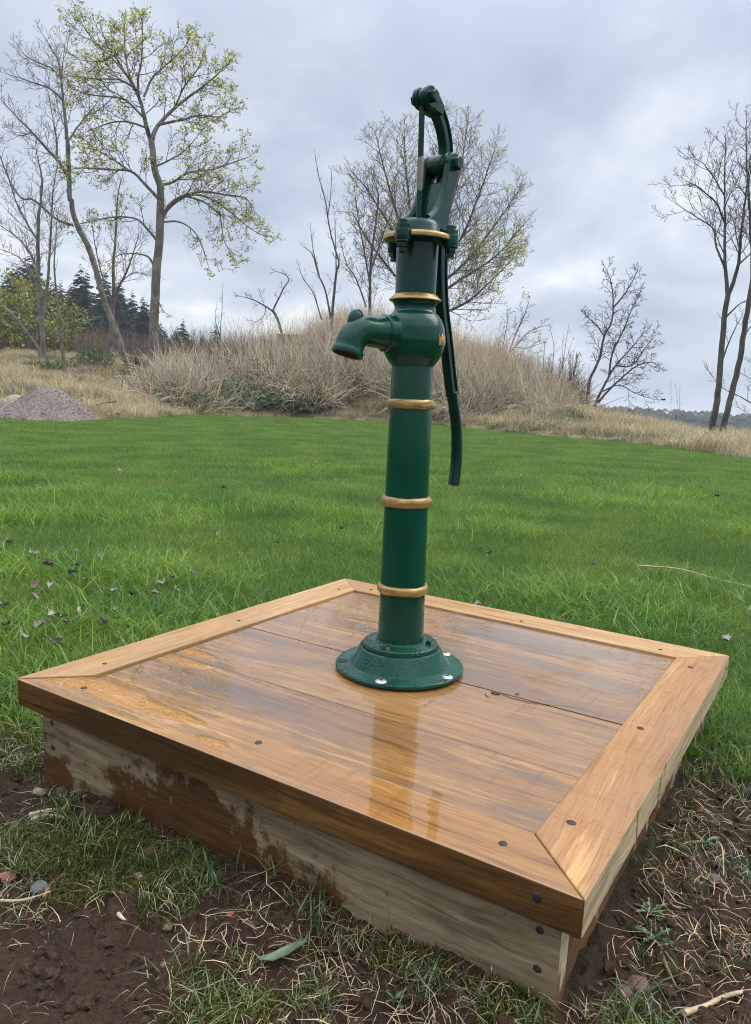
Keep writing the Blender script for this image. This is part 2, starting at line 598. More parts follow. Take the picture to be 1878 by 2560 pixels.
def leafy_mat(name, col, trans=0.4, var=0.5, gloss=0.06, world_var=None, tint=True, inst=0.3):
    """thin leaves and stems: two-sided, part of the light passes through"""
    m, nt, L = newmat(name)
    geo = N(nt, 'ShaderNodeNewGeometry')
    base = N(nt, 'ShaderNodeRGB')
    base.outputs[0].default_value = (*col, 1)
    cc = base.outputs[0]
    if world_var is not None:
        c2, scale = world_var
        wn_ = noise(nt, L, geo.outputs['Position'], scale, 4, 0.6)
        cc = mix(nt, L, maprange(nt, L, wn_, 0.35, 0.65), cc, c2)
    if tint:
        at = N(nt, 'ShaderNodeAttribute', attribute_name='tint')
        cc = mix(nt, L, 1.0, cc, at.outputs['Color'], 'MULTIPLY')
    if inst:
        oi = N(nt, 'ShaderNodeObjectInfo')
        k = math_(nt, L, 'MULTIPLY_ADD', oi.outputs['Random'], 2 * inst, 1 - inst)
        hs = N(nt, 'ShaderNodeHueSaturation')
        L(k, hs.inputs['Value'])
        L(cc, hs.inputs['Color'])
        cc = hs.outputs[0]
    d = N(nt, 'ShaderNodeBsdfDiffuse')
    t = N(nt, 'ShaderNodeBsdfTranslucent')
    g = N(nt, 'ShaderNodeBsdfGlossy', i_Roughness=0.35)
    g.inputs['Color'].default_value = (0.9, 0.9, 0.9, 1)
    L(cc, d.inputs['Color'])
    L(cc, t.inputs['Color'])
    m1 = N(nt, 'ShaderNodeMixShader', i_0=trans)
    L(d.outputs[0], m1.inputs[1])
    L(t.outputs[0], m1.inputs[2])
    m2 = N(nt, 'ShaderNodeMixShader', i_0=gloss)
    L(m1.outputs[0], m2.inputs[1])
    L(g.outputs[0], m2.inputs[2])
    finish(nt, L, m2.outputs[0])
    return m


def bark_mat(name, col, lich=(0.30, 0.30, 0.24), lamt=0.4):
    m, nt, L = newmat(name)
    tc = N(nt, 'ShaderNodeTexCoord')
    v = tc.outputs['Object']
    p = N(nt, 'ShaderNodeBsdfPrincipled')
    n1 = noise(nt, L, mapping(nt, L, v, scl=(9, 9, 2.5)), 1.0, 6, 0.65)
    n2 = noise(nt, L, v, 2.2, 4, 0.6)
    c = ramp(nt, [(0.3, tuple(x * 0.4 for x in col)), (0.7, tuple(x * 1.4 for x in col))])
    L(n1, c.inputs[0])
    cc = mix(nt, L, math_(nt, L, 'MULTIPLY', maprange(nt, L, n2, 0.45, 0.62), lamt), c.outputs[0], lich)
    L(cc, p.inputs['Base Color'])
    p.inputs['Roughness'].default_value = 0.85
    p.inputs['Specular IOR Level'].default_value = 0.2
    L(bump(nt, L, n1, 0.6, 0.03), p.inputs['Normal'])
    finish(nt, L, p.outputs[0])
    return m


def ground_mat():
    m, nt, L = newmat('ground')
    geo = N(nt, 'ShaderNodeNewGeometry')
    v = geo.outputs['Position']
    p = N(nt, 'ShaderNodeBsdfPrincipled')
    at = N(nt, 'ShaderNodeAttribute', attribute_name='mask')
    sep = N(nt, 'ShaderNodeSeparateColor')
    L(at.outputs['Color'], sep.inputs[0])
    # soil
    s1 = noise(nt, L, v, 14.0, 6, 0.65)
    s2 = noise(nt, L, v, 90.0, 5, 0.7)
    s3 = noise(nt, L, v, 3.0, 4, 0.6)
    soil = ramp(nt, [(0.25, (0.020, 0.011, 0.006)), (0.5, (0.064, 0.034, 0.018)), (0.75, (0.135, 0.075, 0.042))])
    L(math_(nt, L, 'ADD', math_(nt, L, 'MULTIPLY', s1, 0.45), math_(nt, L, 'MULTIPLY', s2, 0.55)), soil.inputs[0])
    sc0 = mix(nt, L, math_(nt, L, 'MULTIPLY', maprange(nt, L, s3, 0.48, 0.62), 0.5), soil.outputs[0], (0.090, 0.043, 0.022))
    # thatch under the lawn
    lawn = ramp(nt, [(0.3, (0.012, 0.030, 0.006)), (0.7, (0.035, 0.075, 0.014))])
    L(s1, lawn.inputs[0])
    # dry meadow
    dry = ramp(nt, [(0.25, (0.050, 0.060, 0.020)), (0.45, (0.16, 0.12, 0.06)), (0.75, (0.30, 0.23, 0.13))])
    d1 = noise(nt, L, v, 1.6, 6, 0.65)
    L(math_(nt, L, 'ADD', math_(nt, L, 'MULTIPLY', d1, 0.7), math_(nt, L, 'MULTIPLY', s1, 0.3)), dry.inputs[0])
    c = mix(nt, L, sep.outputs[0], lawn.outputs[0], sc0)
    c = mix(nt, L, sep.outputs[1], c, dry.outputs[0])
    moss = noise(nt, L, v, 6.0, 5, 0.6)
    mm = math_(nt, L, 'MULTIPLY', math_(nt, L, 'MULTIPLY', maprange(nt, L, moss, 0.56, 0.64), 0.55), sep.outputs[0])
    c = mix(nt, L, mm, c, (0.045, 0.05, 0.012))
    L(c, p.inputs['Base Color'])
    L(maprange(nt, L, s1, 0.3, 0.7, 0.55, 0.9), p.inputs['Roughness'])
    p.inputs['Specular IOR Level'].default_value = 0.2
    L(bump(nt, L, math_(nt, L, 'ADD', s2, math_(nt, L, 'MULTIPLY', s1, 0.8)), 1.0, 0.022), p.inputs['Normal'])
    finish(nt, L, p.outputs[0])
    return m


def gravel_mat():
    m, nt, L = newmat('gravel')
    tc = N(nt, 'ShaderNodeTexCoord')
    v = tc.outputs['Object']
    vo = N(nt, 'ShaderNodeTexVoronoi', i_Scale=45.0)
    L(v, vo.inputs['Vector'])
    p = N(nt, 'ShaderNodeBsdfPrincipled')
    sep = N(nt, 'ShaderNodeSeparateColor')
    L(vo.outputs['Color'], sep.inputs[0])
    c = ramp(nt, [(0.0, (0.20, 0.15, 0.115)), (0.5, (0.29, 0.225, 0.18)), (1.0, (0.41, 0.33, 0.275))])
    L(sep.outputs[0], c.inputs[0])
    big = noise(nt, L, v, 1.7, 4, 0.6)
    cc = mix(nt, L, math_(nt, L, 'MULTIPLY', maprange(nt, L, big, 0.45, 0.65), 0.35), c.outputs[0], (0.13, 0.095, 0.09))
    oi = N(nt, 'ShaderNodeObjectInfo')
    hs = N(nt, 'ShaderNodeHueSaturation')
    L(math_(nt, L, 'MULTIPLY_ADD', oi.outputs['Random'], 0.8, 0.6), hs.inputs['Value'])
    L(cc, hs.inputs['Color'])
    L(hs.outputs[0], p.inputs['Base Color'])
    p.inputs['Roughness'].default_value = 0.85
    L(bump(nt, L, vo.outputs['Distance'], 0.5, 0.012), p.inputs['Normal'])
    finish(nt, L, p.outputs[0])
    return m


# ------------------------------------------------------------------ ground
ANG = -0.5608
CA, SA = math.cos(ANG), math.sin(ANG)
HALF = 0.60


def uv_of(x, y):
    return CA * x + SA * y, -SA * x + CA * y


def xy_of(u, v):
    return CA * u - SA * v, SA * u + CA * v


# lawn edge: distance of the lawn's far border along x
EDGE_X = [-60, -14, -8.0, -6.6, -5.6, -3.35, 1.8, 3.6, 6.2, 6.6, 8.0, 60]
EDGE_Y = [12.5, 13.6, 14.2, 15.0, 22.0, 23.4, 23.0, 19.0, 16.5, 12.5, 11.0, 9.0]


def edge_y(x, y=None):
    return np.interp(x, EDGE_X, EDGE_Y)


_ctl = []


def ctl(px, py, Y):
    p = P(px, py, Y)
    _ctl.append((p[0], p[1], p[2]))


for X in range(-40, 45, 5):
    for Y in (-12, -6, 0, 5, 9):
        _ctl.append((X, Y, 0.0))
for x_, y_ in zip(EDGE_X[1:-1], EDGE_Y[1:-1]):
    _ctl.append((x_, y_, 0.0))
    _ctl.append((x_, y_ - 2.0, 0.0))
for x_ in (-3, 0, 2, 4):
    _ctl.append((x_, 14, 0.0))
# bank on the left, the mound, the ridge on the right
for a in ((-60, 955, 22), (20, 985, 19), (90, 985, 20), (190, 990, 20), (105, 900, 30), (310, 912, 30), (375, 912, 30), (-150, 900, 30),
          (500, 985, 26), (500, 940, 30), (600, 980, 26), (700, 965, 26), (620, 925, 30), (720, 905, 30), (800, 900, 31), (950, 895, 31), (1080, 905, 31),
          (800, 970, 26), (1000, 985, 26), (1180, 945, 30), (1270, 985, 28), (1180, 1010, 25), (1330, 1015, 25), (1330, 1030, 22), (1480, 1025, 24), (1480, 1060, 20.5),
          (1620, 1075, 20), (1700, 1095, 19), (1790, 1108, 18), (1900, 1118, 17), (1980, 1120, 16), (1800, 1130, 15)):
    ctl(*a)
for x_, y_, z_ in ((-30, 45, 2.2), (-12, 45, 2.0), (0, 42, 2.2), (6, 42, 0.6), (14, 40, -1.5), (25, 35, -1.6), (-40, 90, 2.0), (0, 90, 0.0), (30, 80, -5), (60, 60, -6),
                   (-80, 250, 0), (0, 250, -6), (80, 220, -9), (160, 120, -8), (-300, 300, 0), (300, 300, -9), (0, 600, -6), (300, 600, -8), (-300, 600, 0), (12, 30, -1.2), (18, 25, -0.6), (9, 26, -0.5), (60, 10, 0), (-60, 30, 1.5)):
    _ctl.append((x_, y_, z_))
_ctl = np.array(_ctl)


def _phi(r):
    return r


_A = np.linalg.norm(_ctl[:, None, :2] - _ctl[None, :, :2], axis=2)
_n = len(_ctl)
_M = np.zeros((_n + 3, _n + 3))
_M[:_n, :_n] = _phi(_A) - np.eye(_n) * 0.15
_M[:_n, _n] = 1
_M[:_n, _n + 1:] = _ctl[:, :2] * 0.01
_M[_n:, :_n] = _M[:_n, _n:].T
_w = np.linalg.solve(_M, np.concatenate([_ctl[:, 2], np.zeros(3)]))


def broad(x, y):
    x = np.atleast_1d(np.asarray(x, float))
    y = np.atleast_1d(np.asarray(y, float))
    out = np.empty_like(x)
    for i in range(0, len(x), 20000):
        xs, ys = x[i:i + 20000], y[i:i + 20000]
        r = np.sqrt((xs[:, None] - _ctl[None, :, 0]) ** 2 + (ys[:, None] - _ctl[None, :, 1]) ** 2)
        out[i:i + 20000] = _phi(r) @ _w[:_n] + _w[_n] + 0.01 * (xs * _w[_n + 1] + ys * _w[_n + 2])
    inside = sstep(0.0, 1.5, y - edge_y(x))
    return out * inside


def soil_mask(x, y):
    u, v = uv_of(x, y)
    dx = np.maximum(np.abs(u) - 0.56, 0)
    dy = np.maximum(np.abs(v) - 0.56, 0)
    d = np.sqrt(dx * dx + dy * dy)
    nz = 0.22 * fbm(x * 2.2 + 3, y * 2.2, 4)
    # bare in front and to the right, the left bank only low down; grass reaches the far sides
    front = sstep(-0.30, -0.62, v + nz * 0.8) * sstep(2.3, 1.3, d + nz)
    right = sstep(0.45, 0.62, u + nz * 0.3) * sstep(0.62, 0.15, v + nz * 1.2) * sstep(2.0, 1.1, d + nz)
    left = sstep(-0.5, -0.62, u) * sstep(-0.25, -0.5, v + nz * 0.5) * sstep(1.5, 0.7, d + nz)
    return np.clip(np.maximum(np.maximum(front, right), left), 0, 1)


def ground_z(x, y):
    x = np.atleast_1d(np.asarray(x, float))
    y = np.atleast_1d(np.asarray(y, float))
    u, v = uv_of(x, y)
    dx = np.maximum(np.abs(u) - 0.56, 0)
    dy = np.maximum(np.abs(v) - 0.56, 0)
    d = np.sqrt(dx * dx + dy * dy)
    s = soil_mask(x, y)
    base = np.interp(u, [-0.75, -0.56, -0.35, -0.2, 0.0, 0.12, 0.28, 0.4, 0.57, 0.8], [-0.01, 0.0, 0.034, 0.038, 0.044, 0.057, 0.026, 0.034, 0.038, 0.02])
    wfront = sstep(0.0, -0.4, v)
    bank = (base * wfront + 0.035 * (1 - wfront) * sstep(0.3, 0.5, u)) * np.exp(-(d / 0.35) ** 2)
    z = broad(x, y) + bank
    near = np.exp(-((x * x + y * y) / 9.0))
    z = z + s * near * (0.018 * fbm(x * 5, y * 5, 4) + 0.013 * np.abs(fbm(x * 17, y * 17, 3)) + 0.007 * fbm(x * 60, y * 60, 2))
    far = 1 - np.exp(-((x * x + y * y) / 60.0))
    z = z + far * 0.018 * fbm(x * 0.7, y * 0.7, 3)
    beyond = sstep(0.5, 4.0, y - edge_y(x))
    z = z + beyond * 0.13 * fbm(x * 0.55, y * 0.55, 4)
    return z


def build_ground():
    a_in = np.linspace(-0.62, 0.62, 470)
    a_out = np.linspace(0.62, 2 * PI - 0.62, 110)[1:-1]
    ang = np.concatenate([a_in, a_out])
    rad = np.concatenate([[0.15], np.geomspace(0.45, 6.0, 210), np.geomspace(6.0, 900, 150)[1:]])
    na, nr = len(ang), len(rad)
    Rr, Aa = np.meshgrid(rad, ang, indexing='ij')
    x = (CAM[0] + Rr * np.sin(Aa)).ravel()
    y = (CAM[1] + Rr * np.cos(Aa)).ravel()
    z = ground_z(x, y)
    co = np.stack([x, y, z], 1)
    co = np.vstack([co, [[CAM[0], CAM[1], ground_z(CAM[0], CAM[1])[0]]]])
    i = np.arange(nr - 1)[:, None]
    k = np.arange(na)[None, :]
    k2 = (k + 1) % na
    quads = np.stack([i * na + k, i * na + k2, (i + 1) * na + k2, (i + 1) * na + k], -1).reshape(-1, 4)[:, ::-1]
    tris = [(nr * na, (kk + 1) % na, kk) for kk in range(na)]
    me = bpy.data.meshes.new('ground')
    me.from_pydata(co.tolist(), [], quads.tolist() + tris)
    me.polygons.foreach_set('use_smooth', [True] * len(me.polygons))
    at = me.color_attributes.new('mask', 'FLOAT_COLOR', 'POINT')
    cc = np.zeros((len(co), 4), np.float32)
    cc[:, 0] = soil_mask(co[:, 0], co[:, 1])
    nz = fbm(co[:, 0] * 0.9, co[:, 1] * 0.9, 3)
    cc[:, 1] = sstep(-0.5, 0.6, co[:, 1] - edge_y(co[:, 0]) + nz * 0.5)
    cc[:, 3] = 1
    at.data.foreach_set('color', cc.ravel())
    o = mkobj('ground', me, ground_mat())
    tag(o, 'grassy ground with bare brown soil around the wooden platform', 'ground', kind='structure')


build_ground()

# ------------------------------------------------------------------ instancing for stuff
_src_count = [0]


def instancer(name, pts, rotz, scale, idx, sources, label, cat, tilt=None):
    """one stuff object: copies of small source meshes scattered on points by geometry nodes"""
    pts = np.asarray(pts, float)
    n = len(pts)
    me = bpy.data.meshes.new(name)
    me.vertices.add(n)
    me.vertices.foreach_set('co', pts.astype(np.float32).ravel())
    rot = np.zeros((n, 3), np.float32)
    if tilt is not None:
        rot[:, :2] = tilt
    rot[:, 2] = rotz
    a = me.attributes.new('rot', 'FLOAT_VECTOR', 'POINT')
    a.data.foreach_set('vector', rot.ravel())
    a = me.attributes.new('scl', 'FLOAT_VECTOR', 'POINT')
    sv = np.asarray(scale, np.float32)
    if sv.ndim == 1:
        sv = np.repeat(sv[:, None], 3, 1)
    a.data.foreach_set('vector', np.ascontiguousarray(sv).ravel())
    a = me.attributes.new('pick', 'INT', 'POINT')
    a.data.foreach_set('value', np.asarray(idx, np.int32))
    o = bpy.data.objects.new(name, me)
    COL.objects.link(o)
    tag(o, label, cat, kind='stuff')
    col = bpy.data.collections.new(name + '_sources')
    for k, (sm, mat) in enumerate(sources):
        so = bpy.data.objects.new('%s_source_%02d' % (name, k), sm)
        if not sm.materials:
            sm.materials.append(mat)
        col.objects.link(so)
    ng = bpy.data.node_groups.new(name + '_scatter', 'GeometryNodeTree')
    ng.interface.new_socket('Geometry', in_out='INPUT', socket_type='NodeSocketGeometry')
    ng.interface.new_socket('Geometry', in_out='OUTPUT', socket_type='NodeSocketGeometry')
    gi = ng.nodes.new('NodeGroupInput')
    go = ng.nodes.new('NodeGroupOutput')
    ip = ng.nodes.new('GeometryNodeInstanceOnPoints')
    ci = ng.nodes.new('GeometryNodeCollectionInfo')
    ci.inputs['Collection'].default_value = col
    ci.inputs['Separate Children'].default_value = True
    ci.inputs['Reset Children'].default_value = True
    ip.inputs['Pick Instance'].default_value = True

    def attr(nm, typ):
        nn = ng.nodes.new('GeometryNodeInputNamedAttribute')
        nn.data_type = typ
        nn.inputs['Name'].default_value = nm
        return [q for q in nn.outputs if q.name == 'Attribute' and q.enabled][0]

    ng.links.new(gi.outputs[0], ip.inputs['Points'])
    ng.links.new(ci.outputs[0], ip.inputs['Instance'])
    ng.links.new(attr('pick', 'INT'), ip.inputs['Instance Index'])
    ng.links.new(attr('rot', 'FLOAT_VECTOR'), ip.inputs['Rotation'])
    ng.links.new(attr('scl', 'FLOAT_VECTOR'), ip.inputs['Scale'])
    ng.links.new(ip.outputs[0], go.inputs[0])
    md = o.modifiers.new('scatter', 'NODES')
    md.node_group = ng
    return o


def blades(n, radius, hmin, hmax, width, lean, rng, tint_fn, segs=3, droop=1.0):
    """n grass blades in a disc, one mesh"""
    V, F, Cc = [], [], []
    for i in range(n):
        r = radius * math.sqrt(rng.random())
        a = rng.random() * 2 * PI
        x, y = r * math.cos(a), r * math.sin(a)
        h = hmin + (hmax - hmin) * rng.random() ** 1.6
        la = rng.random() * 2 * PI
        ln = lean * h * (0.3 + rng.random())
        w = width * (0.6 + 0.8 * rng.random())
        fa = la + PI / 2 + rng.uniform(-0.9, 0.9)
        wx, wy = math.cos(fa) * w * 0.5, math.sin(fa) * w * 0.5
        t3 = tint_fn(rng)
        b = len(V)
        for s in range(segs + 1):
            t = s / segs
            off = ln * t ** 2
            zz = h * (t - 0.32 * droop * (ln / h) * t ** 3)
            cx, cy = x + math.cos(la) * off, y + math.sin(la) * off
            k = (1 - t ** 1.7)
            if s < segs:
                V.append((cx - wx * k, cy - wy * k, zz))
                V.append((cx + wx * k, cy + wy * k, zz))
                Cc += [t3, t3]
            else:
                V.append((cx, cy, zz))
                Cc.append(t3)
        for s in range(segs - 1):
            F.append((b + 2 * s, b + 2 * s + 1, b + 2 * s + 3, b + 2 * s + 2))
        F.append((b + 2 * segs - 2, b + 2 * segs - 1, b + 2 * segs))
    mb = MB()
    mb.v, mb.f, mb.c = V, F, Cc
    return mb.mesh('blades')


def scatter_region(n, x0, x1, y0, y1, fn, seed):
    """points with acceptance fn(x, y) in 0..1"""
    r = np.random.RandomState(seed)
    x = r.uniform(x0, x1, n)
    y = r.uniform(y0, y1, n)
    k = r.rand(n) < fn(x, y)
    x, y = x[k], y[k]
    return np.stack([x, y, ground_z(x, y)], 1)


def in_view(x, y, margin=0.08):
    d = np.stack([x - CAM[0], y - CAM[1], np.full_like(x, 0.1) - CAM[2]], 1)
    dep = d @ _f
    sx = (d @ _R) / np.maximum(dep, 0.05)
    sy = (d @ _U) / np.maximum(dep, 0.05)
    wide = (dep > 0.05) & (np.abs(sx) < 939 / FPX + 0.30) & (sy > -1280 / FPX - 0.3)
    close = ((x - CAM[0]) ** 2 + (y - CAM[1]) ** 2 < 3.4 ** 2) & (y > CAM[1] - 0.7)
    return (wide | close).astype(float)


def off_platform(x, y, gap=0.0):
    u, v = uv_of(x, y)
    return ((np.abs(u) > 0.575 + gap) | (np.abs(v) > 0.575 + gap)).astype(float)


# ------------------------------------------------------------------ wooden platform
plat = empty('wooden_platform', (0, 0, 0), (0, 0, ANG))
tag(plat, 'square wooden well platform of wet oiled planks with mitred frame and skirt', 'platform')
FRONT_RIPPLE = [(-0.40, -0.535, 0.20, 0.036), (-0.24, -0.525, 0.10, 0.02), (-0.08, -0.565, 0.035, 0.012)]
IN = 0.492
OUT = 0.60
TH = 0.056
frame_kw = dict(base=(0.45, 0.255, 0.105), dark=(0.27, 0.13, 0.045), light=(0.57, 0.36, 0.18), grey=(0.20, 0.14, 0.10))


def frame_board(outline, mat, top, edge_mat, edge_dir):
    mb = MB().prism(outline, ZO - TH, ZO + top)
    me = mb.mesh('frame_board')
    me.materials.append(mat)
    me.materials.append(edge_mat)
    for p in me.polygons:
        if p.normal.dot(Vector(edge_dir)) > 0.9:
            p.material_index = 1
    o = mkobj('frame_board', me, None, plat, bevel=0.0022)
    return o


g_ = 0.0009
fr_front = frame_board([(-OUT + g_, -OUT), (OUT - g_, -OUT), (IN - g_, -IN), (-IN + g_, -IN)],
                       wood_mat('front_board', 11, 'x', base=(0.325, 0.150, 0.037), dark=(0.17, 0.066, 0.014), light=(0.50, 0.27, 0.085), grey_amt=0.5, wet=1.0, ripples=FRONT_RIPPLE), 0.0,
                       wood_mat('front_board_edge', 12, 'x', base=(0.120, 0.056, 0.017), dark=(0.030, 0.013, 0.004), light=(0.20, 0.10, 0.03), grey=(0.018, 0.012, 0.007), grey_amt=0.65, wet=0.25, rough=0.45), (0, -1, 0))  # front face colour darkened for shade and dark reflections, besides the wet
fr_right = frame_board([(OUT, -OUT + g_), (OUT, OUT - g_), (IN, IN - g_), (IN, -IN + g_)],
                       wood_mat('right_board', 13, 'y', base=(0.40, 0.200, 0.074), dark=(0.23, 0.10, 0.034), light=(0.54, 0.31, 0.125), grey=(0.24, 0.14, 0.085), grey_amt=0.4, wet=0.25, rough=0.5), 0.001,
                       edge_wood('right_board_edge', 14, pale=(0.44, 0.33, 0.19), stain=(0.15, 0.065, 0.02), amt=0.55, axis='y', vertical=True), (1, 0, 0))
fr_back = frame_board([(-OUT + g_, OUT), (-IN + g_, IN), (IN - g_, IN), (OUT - g_, OUT)],
                      wood_mat('back_board', 15, 'x', grey_amt=0.35, wet=0.2, rough=0.5, **frame_kw), 0.001,
                      edge_wood('back_board_edge', 16), (0, 1, 0))
fr_left = frame_board([(-OUT, OUT - g_), (-OUT, -OUT + g_), (-IN - 0.004, -IN + g_), (-IN + 0.002, IN - g_)],
                      wood_mat('left_board', 17, 'y', grey_amt=0.3, wet=0.25, rough=0.48, **frame_kw), 0.0025,
                      edge_wood('left_board_edge', 18), (-1, 0, 0))
for o_, l_ in ((fr_front, 'dark wet front frame board with rippled rain water at its left end'), (fr_right, 'reddish right frame board')):
    o_['label'] = l_

PL = [(-IN + 0.0032, -0.2796), (-0.2748, -0.0088), (-0.0068, 0.2590), (0.2626, IN - 0.0018)]
PK = [dict(base=(0.265, 0.130, 0.043), grey_amt=0.75, ripples=[(-0.43, -0.30, 0.07, 0.022)]),
      dict(base=(0.305, 0.152, 0.052), grey_amt=0.6, ripples=[(-0.45, -0.245, 0.06, 0.02)]),
      dict(base=(0.27, 0.140, 0.050), grey_amt=0.5, saw=0.7, ripples=[(-0.20, 0.235, 0.12, 0.02)]),
      dict(base=(0.33, 0.172, 0.066), grey_amt=0.7)]
for i, (v0, v1) in enumerate(PL):
    zt = ZO - 0.0032 - (0.0016 if i % 2 else 0)
    mb = MB()
    nx = 24
    # plank with slightly cupped, uneven top
    rng = random.Random(40 + i)
    x0, x1 = -IN - 0.003 + 0.008 + rng.uniform(0, 0.002), IN - 0.0012
    vs, fs = [], []
    for a in range(nx + 1):
        u = x0 + (x1 - x0) * a / nx
        e0, e1 = 0.0006 * math.sin(u * 9 + i), 0.0006 * math.sin(u * 7 + 2 * i)
        vs += [(u, v0 + e0, zt - 0.03), (u, v0 + e0, zt), (u, (v0 + v1) / 2, zt + 0.0006), (u, v1 + e1, zt), (u, v1 + e1, zt - 0.03)]
    for a in range(nx):
        b = a * 5
        fs += [(b + k, b + 5 + k, b + 6 + k, b + k + 1) for k in range(4)] + [(b + 4, b + 9, b + 5, b)]
    fs += [(0, 1, 2, 3, 4), tuple(nx * 5 + k for k in (4, 3, 2, 1, 0))]
    mb.v, mb.f = vs, fs
    pk = mb.build('plank', wood_mat('plank_%d' % i, 21 + i, 'x', dark=(0.14, 0.055, 0.012), light=(0.44, 0.22, 0.065), wet=1.0, **PK[i]), plat, bevel=0.0012)

# dark knot holes and drying crack in the third plank are separate small pieces of that plank
iron = plain_mat('dark_iron', (0.045, 0.035, 0.035), 0.5, 0.4, 0.5, 60, 0.5, 0.002)


def nail(u, v, z, r=0.0072, nrm='z', name='nail_head', sink=0.0006):
    mb = MB()
    prof = [(r * 0.98, -0.004), (r, 0.0006), (r * 0.86, 0.0017), (r * 0.45, 0.0023), (0.0004, 0.0024)]
    rng = random.Random(int(u * 1000) * 7 + int(v * 999))
    k = rng.uniform(0.85, 1.1)
    a0 = rng.random() * 6
    ca, sa = math.cos(a0), math.sin(a0)

    def fn(x, y, zz):
        x, y = (ca * x - sa * y) * k, (sa * x + ca * y)
        if nrm == 'z':
            return (u + x, v + y, z + zz - sink)
        if nrm == '-y':
            return (u + x, v - zz + sink, z + y)
        return (u + zz - sink, v + x, z + y)
    mb.lathe(prof, 10, fn)
    return mb.build(name, iron, plat, smooth=50)


for u, v in ((-0.455, -0.546), (-0.014, -0.516), (0.465, -0.545), (0.527, -0.433), (0.526, -0.015), (0.536, 0.432)):
    nail(u, v, ZO + (0.001 if u > 0.5 else 0))
for u, v in ((-0.533, -0.434), (-0.534, 0.001), (-0.529, 0.46), (-0.452, 0.531), (0.063, 0.525), (0.445, 0.527)):
    nail(u, v, ZO + (0.0025 if u < -0.5 else 0.001), 0.0055)
nail(0.538, -OUT, ZO - 0.021, 0.008, '-y')
nail(0.6, 0.555, ZO - 0.02, 0.006, 'x')

# skirt boards
SK = 0.565
skirt_front = MB()
nx, nz = 60, 14
vs, fs = [], []
for a in range(nx + 1):
    for b in range(nz + 1):
        u = -SK + 2 * SK * a / nx
        z = -0.06 + (ZO - TH - 0.002 + 0.06) * b / nz
        vs.append((u, -SK + 0.0012 * float(fbm(np.array([u * 6]), np.array([z * 14]), 3)[0]), z))
for a in range(nx):
    for b in range(nz):
        q = a * (nz + 1) + b
        fs.append((q, q + nz + 1, q + nz + 2, q + 1))
nb = len(vs)
vs += [(-SK, -SK + 0.036, -0.06), (SK, -SK + 0.036, -0.06), (SK, -SK + 0.036, ZO - TH - 0.002), (-SK, -SK + 0.036, ZO - TH - 0.002)]
fs += [(nb + 1, nb, nb + 3, nb + 2)]
fs += [tuple([nx * (nz + 1) + b for b in range(nz + 1)][::1]) + (nb + 2, nb + 1)]
fs += [tuple([b for b in range(nz + 1)][::-1]) + (nb, nb + 3)]
skirt_front.v, skirt_front.f = vs, fs


